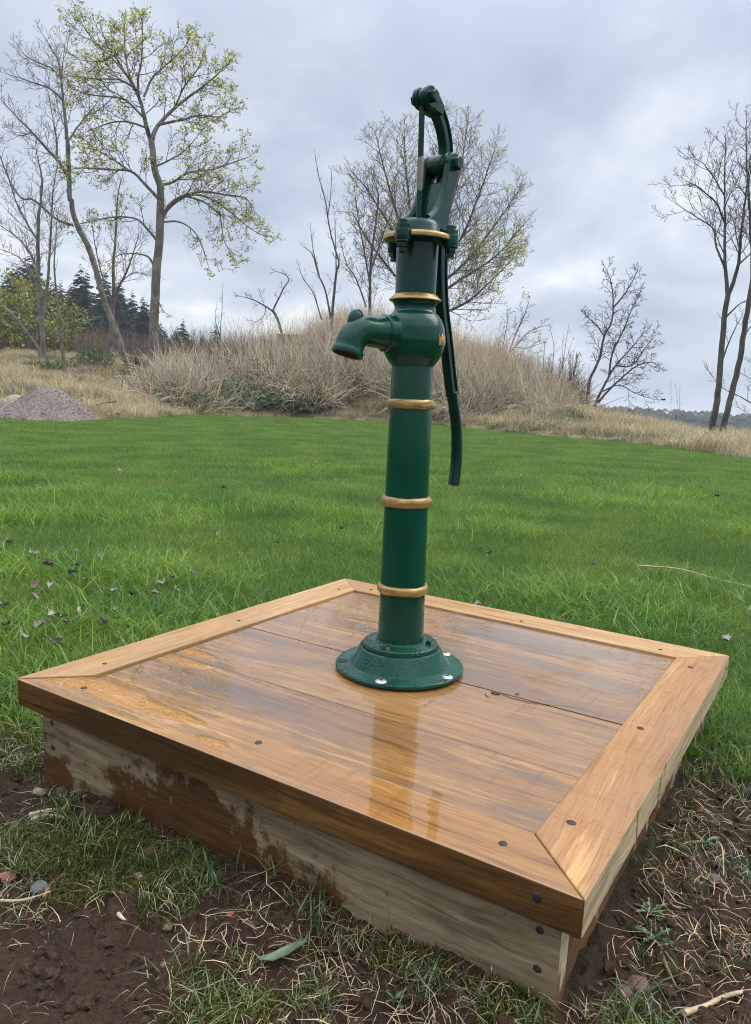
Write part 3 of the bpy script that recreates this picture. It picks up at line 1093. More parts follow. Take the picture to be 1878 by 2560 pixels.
def skirt_mat():
    m, nt, L = newmat('skirt_front')
    tc = N(nt, 'ShaderNodeTexCoord')
    v0 = tc.outputs['Object']
    wsl = N(nt, 'ShaderNodeTexNoise', i_Scale=7.0, i_Detail=3.0)
    L(v0, wsl.inputs['Vector'])
    sc_ = N(nt, 'ShaderNodeVectorMath', operation='SCALE')
    sc_.inputs['Scale'].default_value = 0.028
    L(wsl.outputs['Color'], sc_.inputs[0])
    ad = N(nt, 'ShaderNodeVectorMath', operation='ADD')
    L(v0, ad.inputs[0])
    L(sc_.outputs[0], ad.inputs[1])
    wv = ad.outputs[0]
    g = noise(nt, L, mapping(nt, L, wv, scl=(5.0, 30.0, 60.0)), 1.0, 6, 0.68)
    g2 = noise(nt, L, mapping(nt, L, wv, scl=(8.0, 90.0, 150.0)), 1.0, 3, 0.6)
    c = ramp(nt, [(0.30, (0.085, 0.054, 0.027)), (0.48, (0.24, 0.168, 0.093)), (0.70, (0.37, 0.275, 0.165))])  # weathered tones, lowered to hold the shade on this face
    L(g, c.inputs[0])
    col = mix(nt, L, math_(nt, L, 'MULTIPLY', maprange(nt, L, g2, 0.45, 0.68), 0.4), c.outputs[0], (0.10, 0.075, 0.05))
    # rain-soaked brown: rises from the soil, highest left of the middle, dry at the right end
    sep = N(nt, 'ShaderNodeSeparateXYZ')
    L(v0, sep.inputs[0])
    hx = ramp(nt, [(0.0, G(0.55)), (0.05, G(0.55)), (0.10, G(0.22)), (0.17, G(0.30)), (0.24, G(0.72)), (0.40, G(0.92)), (0.52, G(0.72)), (0.60, G(0.34)), (0.65, G(0.62)), (0.70, G(0.16)), (1.0, G(0.0))])
    ux = math_(nt, L, 'MULTIPLY_ADD', sep.outputs['X'], 1 / (2 * SK), 0.5)
    L(ux, hx.inputs[0])
    hz = math_(nt, L, 'MULTIPLY', sep.outputs['Z'], 1 / (ZO - TH))
    nz_ = noise(nt, L, mapping(nt, L, v0, scl=(48.0, 5.0, 9.0)), 1.0, 6, 0.75)
    nb_ = noise(nt, L, v0, 14.0, 6, 0.7)
    dif = math_(nt, L, 'SUBTRACT', hx.outputs[0], hz)
    dif = math_(nt, L, 'ADD', dif, math_(nt, L, 'MULTIPLY', math_(nt, L, 'SUBTRACT', nz_, 0.5), 0.8))
    dif = math_(nt, L, 'ADD', dif, math_(nt, L, 'MULTIPLY', math_(nt, L, 'SUBTRACT', nb_, 0.5), 2.2))
    sm = maprange(nt, L, dif, -0.12, 0.18)
    sc2 = ramp(nt, [(0.3, (0.022, 0.009, 0.004)), (0.55, (0.085, 0.032, 0.009)), (0.8, (0.17, 0.07, 0.018))])
    L(math_(nt, L, 'ADD', math_(nt, L, 'MULTIPLY', g, 0.6), math_(nt, L, 'MULTIPLY', nb_, 0.4)), sc2.inputs[0])
    col = mix(nt, L, math_(nt, L, 'MULTIPLY', sm, 0.94), col, sc2.outputs[0])
    sp = noise(nt, L, mapping(nt, L, v0, scl=(1, 1, 0.5)), 46.0, 3, 0.6)
    col = mix(nt, L, math_(nt, L, 'MULTIPLY', maprange(nt, L, sp, 0.66, 0.72), 0.7), col, (0.035, 0.02, 0.012))
    p = N(nt, 'ShaderNodeBsdfPrincipled')
    L(col, p.inputs['Base Color'])
    L(maprange(nt, L, sm, 0, 1, 0.72, 0.38), p.inputs['Roughness'])
    p.inputs['Specular IOR Level'].default_value = 0.35
    L(bump(nt, L, math_(nt, L, 'ADD', g, math_(nt, L, 'MULTIPLY', g2, 0.5)), 0.55, 0.004), p.inputs['Normal'])
    finish(nt, L, p.outputs[0])
    return m


sf = skirt_front.mesh('skirt_board')
sf.materials.append(skirt_mat())
sf.materials.append(edge_wood('skirt_end', 33, pale=(0.44, 0.34, 0.22), stain=(0.16, 0.08, 0.03), amt=0.25, axis='y', vertical=True))
for p in sf.polygons:
    if abs(p.normal.x) > 0.7:
        p.material_index = 1
skirt_o = mkobj('skirt_board', sf, None, plat)
skirt_o['label'] = 'weathered front skirt board stained brown by wet soil'


def rough_skirt(u_out, thick, v0, v1, seed, sign, axis):
    """split, uneven board under the frame; its outer face and lower edge are ragged"""
    mb = MB()
    nx, nz = 70, 16
    vs, fs = [], []
    for a in range(nx + 1):
        t = a / nx
        v = v0 + (v1 - v0) * t
        low = -0.05 + 0.05 * float(fbm(np.array([v * 6 + seed]), np.array([seed * 1.3]), 3)[0])
        for b in range(nz + 1):
            z = low + (ZO - TH - 0.002 - low) * b / nz
            k = 0.006 * float(fbm(np.array([v * 8 + seed]), np.array([z * 22]), 4)[0]) + 0.012 * (1 - b / nz) * float(vnoise(np.array([v * 5 + seed]), np.array([3.3]))[0])
            o = u_out + sign * k
            vs.append((o, v, z) if axis == 'y' else (v, o, z))
    for a in range(nx):
        for b in range(nz):
            q = a * (nz + 1) + b
            fs.append((q, q + nz + 1, q + nz + 2, q + 1))
    nb = len(vs)
    ins = u_out - sign * thick
    for (v, z) in ((v0, -0.1), (v1, -0.1), (v1, ZO - TH - 0.002), (v0, ZO - TH - 0.002)):
        vs.append((ins, v, z) if axis == 'y' else (v, ins, z))
    fs.append((nb, nb + 1, nb + 2, nb + 3))
    fs.append(tuple([b for b in range(nz + 1)]) + (nb + 3, nb))
    fs.append(tuple([nx * (nz + 1) + b for b in range(nz + 1)][::-1]) + (nb + 1, nb + 2))
    mb.v, mb.f = vs, fs
    return mb


rough_skirt(0.562, 0.04, -0.526, 0.565, 3.1, 1, 'y').build('skirt_board', edge_wood('skirt_right', 34, pale=(0.33, 0.25, 0.165), stain=(0.12, 0.055, 0.02), amt=0.3, axis='y', vertical=True), plat, smooth=35)
rough_skirt(-0.562, 0.04, -0.526, 0.565, 8.1, -1, 'y').build('skirt_board', edge_wood('skirt_left', 35, axis='y', vertical=True), plat, smooth=35)
rough_skirt(0.562, 0.04, -0.518, 0.518, 5.7, 1, 'x').build('skirt_board', edge_wood('skirt_back', 36), plat, smooth=35)
for u, z in ((0.535, 0.149), (0.536, 0.091), (0.535, 0.045), (-0.535, 0.149), (-0.534, 0.095)):
    nail(u, -SK, z, 0.0068, '-y')
for u, z in ((-0.494, 0.168), (-0.433, 0.172)):
    nail(u, -SK, z, 0.005, '-y')
# knot with its crack
knot_mat = plain_mat('knot', (0.045, 0.022, 0.012), 0.4, 0, 0.5, 80, 0.4, 0.001)
kb = MB()
for (u0, v0, r, k) in ((0.262, 0.004, 0.0060, 0.75), (0.222, -0.018, 0.0075, 1.5)):
    kb.lathe([(r, -0.004), (r * 0.9, 0.0004), (0.0003, 0.0002)], 12, lambda x, y, z, u0=u0, v0=v0, k=k: (u0 + x * k, v0 + y, ZO - 0.0028 + z))
for path in (((0.205, -0.034), (0.213, -0.045), (0.222, -0.052)), ((0.23, -0.012), (0.26, -0.022), (0.30, -0.020), (0.34, -0.006), (0.375, 0.010), (0.41, 0.018))):
    kb.tube([(a, b, ZO - 0.0034) for a, b in path], [0.0006] + [0.0008] * (len(path) - 2) + [0.0003], 5)
kb.build('knot', knot_mat, plat, smooth=40)

# ------------------------------------------------------------------ hand pump
green = paint_mat('green_paint', col=(0.002, 0.048, 0.027), orange=0.22)
green_rough = paint_mat('green_paint_brushed', col=(0.002, 0.035, 0.022), rough=0.15, orange=0.5)
green_base = paint_mat('green_paint_wet', col=(0.003, 0.052, 0.030), rough=0.14, orange=0.22, drops=True, chips=0.2)
green_dark = paint_mat('green_paint_lever', col=(0.0015, 0.026, 0.017), rough=0.15, orange=0.25)
gold = gold_mat()
zinc = plain_mat('zinc', (0.50, 0.50, 0.48), 0.33, 0.7, 0.25, 140, 0.3, 0.0006)
black = plain_mat('recess_shade_black', (0.015, 0.015, 0.015), 0.6, 0, 0.2)
rust = plain_mat('rusty_iron', (0.07, 0.026, 0.016), 0.7, 0.1, 0.6, 70, 0.7, 0.002)
steel = plain_mat('worn_steel', (0.20, 0.165, 0.13), 0.45, 0.5, 0.4, 50, 0.5, 0.002)

pump = empty('hand_pump', (-0.0265, -0.008, ZO - 0.003), (0, -0.0095, 0))
tag(pump, 'dark green cast iron hand water pump with gold rings on the wooden platform', 'water pump')
TS, TB = math.radians(33), math.radians(53)        # spout and bracket headings
SD = (-math.cos(TS), -math.sin(TS))
BD = (-math.cos(TB), -math.sin(TB))
BN = (math.sin(TB), -math.cos(TB))


def B3(r, z, o=0.0):
    """bracket plane: r along heading, o across it"""
    return (BD[0] * r + BN[0] * o, BD[1] * r + BN[1] * o, z)


def S3(r, z, o=0.0):
    return (SD[0] * r - SD[1] * o, SD[1] * r + SD[0] * o, z)


Z0 = 0.003
MB().lathe([(0.02, Z0), (0.1445, Z0), (0.1472, Z0 + 0.003), (0.1472, Z0 + 0.008), (0.145, Z0 + 0.0105), (0.1165, Z0 + 0.0112), (0.1125, Z0 + 0.0125), (0.1098, Z0 + 0.0160),
            (0.0955, Z0 + 0.0475), (0.0930, Z0 + 0.0508), (0.0895, Z0 + 0.0520), (0.0868, Z0 + 0.0500), (0.0862, Z0 + 0.0500), (0.0858, Z0 + 0.0605), (0.0840, Z0 + 0.0622), (0.060, Z0 + 0.0630), (0.0555, Z0 + 0.0650), (0.0530, Z0 + 0.0690), (0.045, Z0 + 0.0695)],
           96).build('base_flange', green_base, pump, smooth=24)


def screw(x, y, z):
    mb = MB().lathe([(0.0125, -0.001), (0.0130, 0.0008), (0.0118, 0.0022), (0.008, 0.0038), (0.0045, 0.0046), (0.0040, 0.0022), (0.0004, 0.0020)], 28, lambda a, b, c: (x + a, y + b, z + c), capend=False)
    s = mb.build('anchor_screw', zinc, pump, smooth=40)
    st = [((0.0042 if k % 2 == 0 else 0.0026) * math.cos(k * PI / 6), (0.0042 if k % 2 == 0 else 0.0026) * math.sin(k * PI / 6)) for k in range(12)]
    MB().prism([(x + a, y + b) for a, b in st], z + 0.003, z + 0.0048).build('star_recess_shade', black, s)  # black star laid over the recess in place of its shade


for x, y in ((-0.043, -0.127), (0.103, -0.086), (0.112, 0.068)):
    screw(x, y, Z0 + 0.0112)
mb = MB().lathe([(0.0095, 0.0), (0.0085, 0.0009), (0.0055, 0.0009), (0.005, -0.001), (0.0003, -0.0012)], 24, lambda a, b, c: (-0.131 + a * 1.2, -0.004 + b, Z0 + 0.0115 + c))
mb.build('screw_hole', rust, pump, smooth=40)
for x, y, ad, mt in ((-0.031, -0.066, 0.3, gold), (0.0665, -0.014, 0.9, green_base), (-0.02, 0.069, 0.5, green_base)):
    c_, s_ = math.cos(ad), math.sin(ad)
    q = MB().prism([(x + c_ * a - s_ * b, y + s_ * a + c_ * b) for a, b in ((-0.007, -0.006), (0.007, -0.006), (0.007, 0.006), (-0.007, 0.006))], Z0 + 0.060, Z0 + 0.071)
    sb = q.build('set_screw', green_base, pump, bevel=0.0012)
    q = MB().prism([(x + c_ * a - s_ * b, y + s_ * a + c_ * b) for a, b in ((-0.0045, -0.0072), (0.0045, -0.0072), (0.0045, -0.0055), (-0.0045, -0.0055))], Z0 + 0.0625, Z0 + 0.0690)
    q.build('chipped_face', steel, sb)

pz = [0.06, 0.17, 0.30, 0.37, 0.50, 0.60, 0.69]
pr = [0.0530, 0.0515, 0.0500, 0.0490, 0.0475, 0.0460, 0.0450]
MB().lathe([(r, z + Z0) for z, r in zip(np.linspace(0.06, 0.70, 30), np.interp(np.linspace(0.06, 0.70, 30), pz, pr))], 72).build('lower_pipe', green, pump, smooth=40)
MB().lathe([(r, z + Z0) for z, r in zip(np.linspace(0.83, 0.945, 12), np.linspace(0.0437, 0.0450, 12))], 72).build('upper_pipe', green_rough, pump, smooth=40)
for z, R_, th in ((0.189, 0.0515, 0.0105), (0.388, 0.0492, 0.0115), (0.6025, 0.0462, 0.0105)):
    prof = [(R_ - 0.002, z + Z0 - th)] + [(R_ + 0.0075 * math.cos(a) ** 0.8, z + Z0 + th * math.sin(a)) for a in np.linspace(-1.45, 1.45, 13)] + [(R_ - 0.002, z + Z0 + th)]
    MB().lathe(prof, 96, lambda x, y, zz: (x * (1 + 0.012 * float(vnoise(np.array([math.atan2(y, x) * 4 + z * 50]), np.array([zz * 160]))[0])), y * (1 + 0.012 * float(vnoise(np.array([math.atan2(y, x) * 4 + z * 50]), np.array([zz * 160]))[0])), zz + 0.0012 * float(vnoise(np.array([math.atan2(y, x) * 3 + z * 90]), np.array([1.5]))[0])), capend=False).build('gold_ring', gold, pump, smooth=60)

# bulb with neck and flare
bp = [(0.0445, 0.672), (0.0450, 0.684), (0.0500, 0.690), (0.0590, 0.702), (0.0655, 0.718), (0.0685, 0.736), (0.0685, 0.750), (0.0660, 0.766), (0.0605, 0.781), (0.0530, 0.792), (0.0470, 0.7975), (0.0445, 0.802), (0.0437, 0.808), (0.0450, 0.813), (0.0500, 0.8195), (0.0545, 0.8225)]
pts = np.array(bp)
tt = np.linspace(0, len(bp) - 1, 50)
prof = [(float(np.interp(t, range(len(bp)), pts[:, 0])), float(np.interp(t, range(len(bp)), pts[:, 1])) + Z0) for t in tt]
MB().lathe(prof, 80).build('valve_bulb', green, pump, smooth=70)
MB().lathe([(0.0540, 0.8215 + Z0), (0.0563, 0.8228 + Z0), (0.0560, 0.8250 + Z0), (0.050, 0.8305 + Z0), (0.0460, 0.8345 + Z0), (0.0436, 0.8355 + Z0)], 72, capend=False).build('gold_collar', gold, pump, smooth=40)

# spout
path, rads = [], []
for r, R_ in ((0.0, 0.037), (0.040, 0.037), (0.066, 0.0362), (0.0745, 0.0355), (0.0765, 0.0330), (0.0790, 0.0325), (0.0805, 0.0345), (0.084, 0.0335), (0.092, 0.0320), (0.105, 0.0312)):
    path.append((r, 0.7435))
    rads.append(R_)
TILT = math.radians(17)
for a in np.linspace(90, 17, 16):
    path.append((0.119 + 0.043 * math.cos(math.radians(a)), 0.7015 + 0.043 * math.sin(math.radians(a))))
    rads.append(0.0312)
er, ez = path[-1]
for d_, R_ in ((0.006, 0.0312), (0.009, 0.0320), (0.012, 0.0338), (0.019, 0.0342), (0.0215, 0.0333)):
    path.append((er + math.sin(TILT) * d_, ez - math.cos(TILT) * d_))
    rads.append(R_)
SPZ = 0.006
path = [(r, z + SPZ + Z0) for r, z in path]
ang_ = []
for i in range(len(path)):
    a, b = path[max(i - 1, 0)], path[min(i + 1, len(path) - 1)]
    ang_.append(math.atan2(b[1] - a[1], b[0] - a[0]))
sp = MB()
n = 40
for (r, z), R_, an in zip(path, rads, ang_):
    for k in range(n):
        t = 2 * PI * k / n
        sp.v.append(S3(r - math.sin(an) * R_ * math.cos(t), z + math.cos(an) * R_ * math.cos(t), R_ * math.sin(t)))
for i in range(len(path) - 1):
    for k in range(n):
        sp.f.append((i * n + k, i * n + (k + 1) % n, (i + 1) * n + (k + 1) % n, (i + 1) * n + k))
# mouth rim turned inwards, then the hollow
base = (len(path) - 1) * n
mr, mz = path[-1]
ca_t, sa_t = math.cos(TILT), math.sin(TILT)


def mouth_pt(x, y, dep):
    """ring point in the tilted plane of the mouth, dep metres up inside"""
    return S3(mr + x * ca_t - dep * sa_t, mz + x * sa_t + dep * ca_t, y)


for j, (R_, dep) in enumerate(((0.0285, 0.0005), (0.0270, 0.006), (0.0262, 0.045))):
    b = len(sp.v)
    for k in range(n):
        t = 2 * PI * k / n
        sp.v.append(mouth_pt(R_ * math.cos(t), R_ * math.sin(t), dep))
    prev = base if j == 0 else b - n
    for k in range(n):
        sp.f.append((prev + k, prev + (k + 1) % n, b + (k + 1) % n, b + k))
sp.f.append(tuple(range(len(sp.v) - n, len(sp.v))))
spout = sp.build('spout', green, pump, smooth=50)
MB().lathe([(0.0283, 0.0004), (0.0262, 0.005), (0.0256, 0.040)], 36, lambda x, y, z: mouth_pt(x, y, z), capend=False).build('mouth_lining', rust, spout, smooth=40)
kn = MB()
for i in range(9):
    ph = PI / 2 * i / 8
    for k in range(16):
        t = 2 * PI * k / 16
        rr = math.cos(ph) ** 0.8
        kn.v.append(S3(0.1475 + 0.0195 * rr * math.cos(t) - 0.002 * math.sin(ph), 0.7625 + Z0 + 0.0305 * math.sin(ph), 0.0140 * rr * math.sin(t)))
for i in range(8):
    for k in range(16):
        kn.f.append((i * 16 + k, i * 16 + (k + 1) % 16, (i + 1) * 16 + (k + 1) % 16, (i + 1) * 16 + k))
kn.build('spout_knob', green_rough, spout, smooth=60)
fl = MB()
fl.lathe([(0.036, 0), (0.0395, 0.002), (0.0395, 0.008), (0.036, 0.011)], 40, lambda x, y, z: S3(0.068 + z, 0.7435 + SPZ + Z0 + x * 0.98, y * 0.98), capend=False)
# rounded boss where the spout meets the bulb
fl.lathe([(0.052, 0.030), (0.047, 0.040), (0.0405, 0.050), (0.0375, 0.060), (0.0365, 0.068)], 40, lambda x, y, z: S3(z, 0.7435 + SPZ + Z0 + x, y), capend=False)
fl.build('spout_boss', green, spout, smooth=50)

# crown emblem, bent round the bulb
cr_c = math.radians(-31)
crown = [(-0.0135, -0.0125), (0.0135, -0.0125), (0.0138, -0.002), (0.0138, 0.0085), (0.0088, 0.0030), (0.0048, 0.0110), (0.0012, 0.0170), (-0.0022, 0.0105), (-0.0062, 0.0035), (-0.0122, 0.0100), (-0.0136, -0.002)]
cb = MB()
nc = len(crown)
for off in (0.0, 0.0035):
    for a, b in crown:
        az = cr_c + a / 0.0685
        rr = 0.0682 - 0.9 * max(0, abs(b + 0.004) - 0.010) * 0.55 + off
        cb.v.append((rr * math.cos(az), rr * math.sin(az), 0.741 + Z0 + b))
    cb.v.append(((0.0690 + off) * math.cos(cr_c), (0.0690 + off) * math.sin(cr_c), 0.738 + Z0))
for k in range(nc):
    k2 = (k + 1) % nc
    cb.f.append((nc + 1 + k, nc + 1 + k2, nc + 1 + nc))
    cb.f.append((k2, k, nc))
    cb.f.append((k, k2, nc + 1 + k2, nc + 1 + k))
cb.build('crown_emblem', gold, pump)

# top flange with four lugs
LUG = [math.radians(a) for a in (-118, -14, 132)]
ZF = 0.9455 + Z0
tf = MB().lathe([(0.044, ZF - 0.008), (0.050, ZF - 0.004), (0.070, ZF - 0.002), (0.0715, ZF), (0.0715, ZF + 0.007), (0.070, ZF + 0.010), (0.056, ZF + 0.013), (0.0495, ZF + 0.0145),
                (0.0470, ZF + 0.020), (0.0450, ZF + 0.0315), (0.0415, ZF + 0.0385), (0.034, ZF + 0.0425), (0.014, ZF + 0.0445), (0.010, ZF + 0.0445)], 80)
for a in LUG:
    cx, cy = 0.0705 * math.cos(a), 0.0705 * math.sin(a)
    tf.lathe([(0.0160, ZF - 0.0105), (0.0168, ZF - 0.0085), (0.0168, ZF + 0.008), (0.0156, ZF + 0.0120)], 28, lambda x, y, z: (cx + x, cy + y, z))
tfo = tf.build('top_flange', green_rough, pump, smooth=40)
gr = MB()
for a0, a1 in ((LUG[0] + 0.27, LUG[1] - 0.27), (LUG[1] + 0.27, LUG[2] - 0.27), (LUG[2] + 0.27, LUG[0] + 2 * PI - 0.27)):
    nn = 24
    b = len(gr.v)
    sec = ((0.0708, -0.0005), (0.0738, 0.0005), (0.0742, 0.005), (0.0728, 0.0095), (0.0680, 0.0118), (0.0650, 0.0120))
    for k in range(nn + 1):
        a = a0 + (a1 - a0) * k / nn
        for (r, z) in sec:
            gr.v.append((r * math.cos(a), r * math.sin(a), ZF + z))
    m_ = len(sec)
    for k in range(nn):
        for j in range(m_ - 1):
            gr.f.append((b + k * m_ + j, b + (k + 1) * m_ + j, b + (k + 1) * m_ + j + 1, b + k * m_ + j + 1))
    gr.f.append(tuple(b + j for j in range(m_))[::-1])
    gr.f.append(tuple(b + nn * m_ + j for j in range(m_)))
gr.build('gold_rim', gold, tfo, smooth=60)


def hexprism(cx, cy, z0, z1, r, rot=0.2, sides=6):
    return [(cx + r * math.cos(rot + k * 2 * PI / sides), cy + r * math.sin(rot + k * 2 * PI / sides)) for k in range(sides)]


for i, a in enumerate(LUG):
    cx, cy = 0.0715 * math.cos(a), 0.0715 * math.sin(a)
    bo = MB().lathe([(0.0148, ZF - 0.015), (0.0155, ZF - 0.013), (0.0155, ZF - 0.0104)], 24, lambda x, y, z: (cx + x, cy + y, z))
    bo.prism(hexprism(cx, cy, 0, 0, 0.0130, 0.3 + i), ZF - 0.024, ZF - 0.0145)
    bo.lathe([(0.0085, ZF - 0.034), (0.0085, ZF - 0.02)], 16, lambda x, y, z: (cx + x, cy + y, z))
    bolt = bo.build('flange_bolt', green_dark, pump, bevel=0.001)
    nu = MB().prism(hexprism(cx, cy, 0, 0, 0.0142, 0.1 + i * 0.7), ZF + 0.0115, ZF + 0.0225)
    nu.lathe([(0.0098, ZF + 0.022), (0.0098, ZF + 0.0300), (0.0085, ZF + 0.0315)], 18, lambda x, y, z: (cx + x, cy + y, z))
    nu.build('nut', green_rough, bolt, bevel=0.0012)

# bracket: two cheeks and the wall between them
front = [(0.030, 0.972), (0.012, 0.990), (-0.006, 1.003), (-0.020, 1.018), (-0.032, 1.038), (-0.041, 1.060), (-0.047, 1.085), (-0.0525, 1.110)]
top_ = [(-0.0755 + 0.0235 * math.cos(t), 1.1165 + 0.0235 * math.sin(t)) for t in np.linspace(0.05, 2.85, 9)]
rear = [(-0.096, 1.100), (-0.083, 1.072), (-0.071, 1.036), (-0.0625, 1.000), (-0.0590, 0.972)]
outline = front + top_ + rear
br = MB()
for o0, o1 in ((0.0235, 0.0375), (-0.0375, -0.0235)):
    br.prism([(a, b + Z0) for a, b in outline], o0, o1, lambda a, b, c: B3(a, b, c))
    rib = [(a + 0.0, b + Z0) for a, b in front]
# wall
wall = [(-0.038, 0.975), (-0.042, 1.010), (-0.052, 1.045), (-0.062, 1.0795), (-0.071, 1.0805), (-0.0665, 1.045), (-0.057, 1.010), (-0.053, 0.975)]
br.prism([(a, b + Z0) for a, b in wall], -0.0236, 0.0236, lambda a, b, c: B3(a, b, c))
br.build('bracket', green_rough, pump, bevel=0.0028, smooth=50)
# front lips of the cheeks
for sgn in (1, -1):
    lp = MB().tube([B3(a - 0.002, b + Z0, sgn * 0.0305) for a, b in front[1:]], [0.0062] * 7, 10)
    lp.build('cheek_rim', green_rough, pump, smooth=60)

# pump rod
rp_ = MB().tube([(0.0, 0.0, 0.965 + Z0), (-0.001, 0.0015, 1.08), (-0.0035, 0.003, 1.245)], [0.0062, 0.0062, 0.0062], 12, flat=0.85)
rodm = rp_.build('pump_rod', green_dark, pump, smooth=50)
MB().tube([(-0.0006, 0.0005, 1.046), (-0.0008, 0.0010, 1.06), (-0.0012, 0.0018, 1.118), (-0.0014, 0.0019, 1.124)], [0.0050, 0.0066, 0.0066, 0.0052], 12, flat=0.86).build('bare_steel', steel, rodm, smooth=60)

JR, JZ = 0.004, 1.2335 + Z0
PRr, PZz = -0.0755, 1.1165 + Z0
ctrl = [(-0.020, 1.231), (-0.048, 1.222), (-0.072, 1.200), (-0.088, 1.170), (-0.094, 1.140), (-0.092, 1.110), (-0.091, 1.075), (-0.091, 1.030), (-0.092, 0.980), (-0.095, 0.900), (-0.108, 0.822), (-0.124, 0.773), (-0.138, 0.731), (-0.155, 0.674), (-0.172, 0.625), (-0.186, 0.585), (-0.198, 0.546), (-0.2045, 0.500), (-0.2045, 0.458), (-0.200, 0.420), (-0.1975, 0.407)]


def catmull(pts, k=5):
    pts = [np.array(p, float) for p in pts]
    out = []
    for i in range(len(pts) - 1):
        p0, p1, p2, p3 = pts[max(i - 1, 0)], pts[i], pts[i + 1], pts[min(i + 2, len(pts) - 1)]
        for j in range(k):
            t = j / k
            out.append(0.5 * (2 * p1 + (p2 - p0) * t + (2 * p0 - 5 * p1 + 4 * p2 - p3) * t * t + (3 * p1 - p0 - 3 * p2 + p3) * t ** 3))
    out.append(pts[-1])
    return out


lp_ = catmull(ctrl, 5)


def sweep(mb, pts, wid, thk, n=12, power=0.5, shift=0.0):
    """superellipse section swept in the bracket plane"""
    b = len(mb.v)
    m_ = len(pts)
    for i in range(m_):
        a, c = pts[max(i - 1, 0)], pts[min(i + 1, m_ - 1)]
        d = (c - a) / np.linalg.norm(c - a)
        nr = np.array([-d[1], d[0]])
        w_ = wid[i] if hasattr(wid, '__len__') else wid
        t_ = thk[i] if hasattr(thk, '__len__') else thk
        for k in range(n):
            an = 2 * PI * k / n
            ca_, sa_ = math.cos(an), math.sin(an)
            u_ = math.copysign(abs(ca_) ** power, ca_) * w_ / 2 + shift
            o_ = math.copysign(abs(sa_) ** power, sa_) * t_ / 2
            q = pts[i] + nr * u_
            mb.v.append(B3(q[0], q[1] + Z0, o_))
    for i in range(m_ - 1):
        for k in range(n):
            mb.f.append((b + i * n + k, b + i * n + (k + 1) % n, b + (i + 1) * n + (k + 1) % n, b + (i + 1) * n + k))
    mb.f.append(tuple(b + k for k in range(n))[::-1])
    mb.f.append(tuple(b + (m_ - 1) * n + k for k in range(n)))


lv = MB()
i_grip = 5 * 14 - 1
arm = lp_[:i_grip + 2]
na_ = len(arm)
wd = np.interp(np.arange(na_), [0, 8, 25, 40, na_ - 1], [0.033, 0.031, 0.030, 0.029, 0.027])
sweep(lv, arm, wd * 0.9, np.full(na_, 0.0155), 8)                       # web
for sg in (1, -1):                                                    # flanges along both edges
    pts_ = []
    for i in range(na_):
        a, c = arm[max(i - 1, 0)], arm[min(i + 1, na_ - 1)]
        d = (c - a) / np.linalg.norm(c - a)
        pts_.append(arm[i] + np.array([-d[1], d[0]]) * sg * (wd[i] / 2 - 0.003))
    sweep(lv, pts_, 0.007, np.full(na_, 0.022), 10)
grip = lp_[i_grip:]
ng_ = len(grip)
gw = np.concatenate([np.linspace(0.026, 0.0285, ng_ - 3), [0.025, 0.016, 0.006]])
sweep(lv, grip, gw, gw * 0.95, 16, 0.85)
# eye plates either side of the rod, hub on the pivot
for o0, o1 in ((0.0066, 0.0180), (-0.0180, -0.0066)):
    eye = [(JR - 0.008 + 0.0215 * math.cos(t), JZ + 0.0215 * math.sin(t)) for t in np.linspace(-1.9, 2.0, 18)]
    eye += [(-0.035, 1.2425 + Z0), (-0.052, 1.2295 + Z0), (-0.050, 1.2100 + Z0), (-0.030, 1.2105 + Z0)]
    lv.prism(eye, o0, o1, lambda a, b, c: B3(a, b, c))
lv.lathe([(0.0225, -0.0225), (0.0235, -0.021), (0.0235, 0.021), (0.0225, 0.0225)], 36, lambda x, y, z: B3(PRr + x, PZz + y, z))
lever = lv.build('lever', green_dark, pump, smooth=45, bevel=0.0015)
# eye of the rod between the plates
MB().lathe([(0.0175, -0.0060), (0.0185, -0.0050), (0.0185, 0.0050), (0.0175, 0.0060)], 28, lambda x, y, z: B3(JR - 0.008 + x, JZ + y, z)).build('rod_eye', green_dark, rodm, smooth=40)


def cross_bolt(r, z, o_out, head_r, name, hl=0.012):
    mb = MB().lathe([(head_r * 0.55, -o_out), (head_r * 0.55, o_out)], 16, lambda x, y, c: B3(r + x, z + y, c))
    mb.prism([(r + head_r * math.cos(0.4 + k * PI / 3), z + head_r * math.sin(0.4 + k * PI / 3)) for k in range(6)], o_out - 0.001, o_out + hl, lambda a, b, c: B3(a, b, c))
    mb.prism([(r + head_r * math.cos(0.1 + k * PI / 3), z + head_r * math.sin(0.1 + k * PI / 3)) for k in range(6)], -o_out - hl, -o_out + 0.001, lambda a, b, c: B3(a, b, c))
    return mb.build(name, green_rough, pump, bevel=0.0012)


cross_bolt(PRr, PZz, 0.0375, 0.0145, 'pivot_bolt', 0.013)
cross_bolt(JR - 0.008, JZ, 0.0182, 0.0125, 'rod_bolt', 0.011)

# ------------------------------------------------------------------ lawn and foreground vegetation
rg = random.Random(5)


def lawn_tint(r):
    k = r.random()
    b = 0.65 + 0.6 * r.random()
    if k < 0.05:
        return (2.6 * b, 1.7 * b, 2.4 * b)
    if k < 0.30:
        return (1.35 * b, 1.12 * b, 0.9 * b)
    return (0.85 * b, 0.95 * b, 0.95 * b)


def dry_tint(r):
    b = 0.6 + 0.7 * r.random()
    if r.random() < 0.3:
        return (0.8 * b, 0.72 * b, 0.62 * b)
    return (b, b, b)


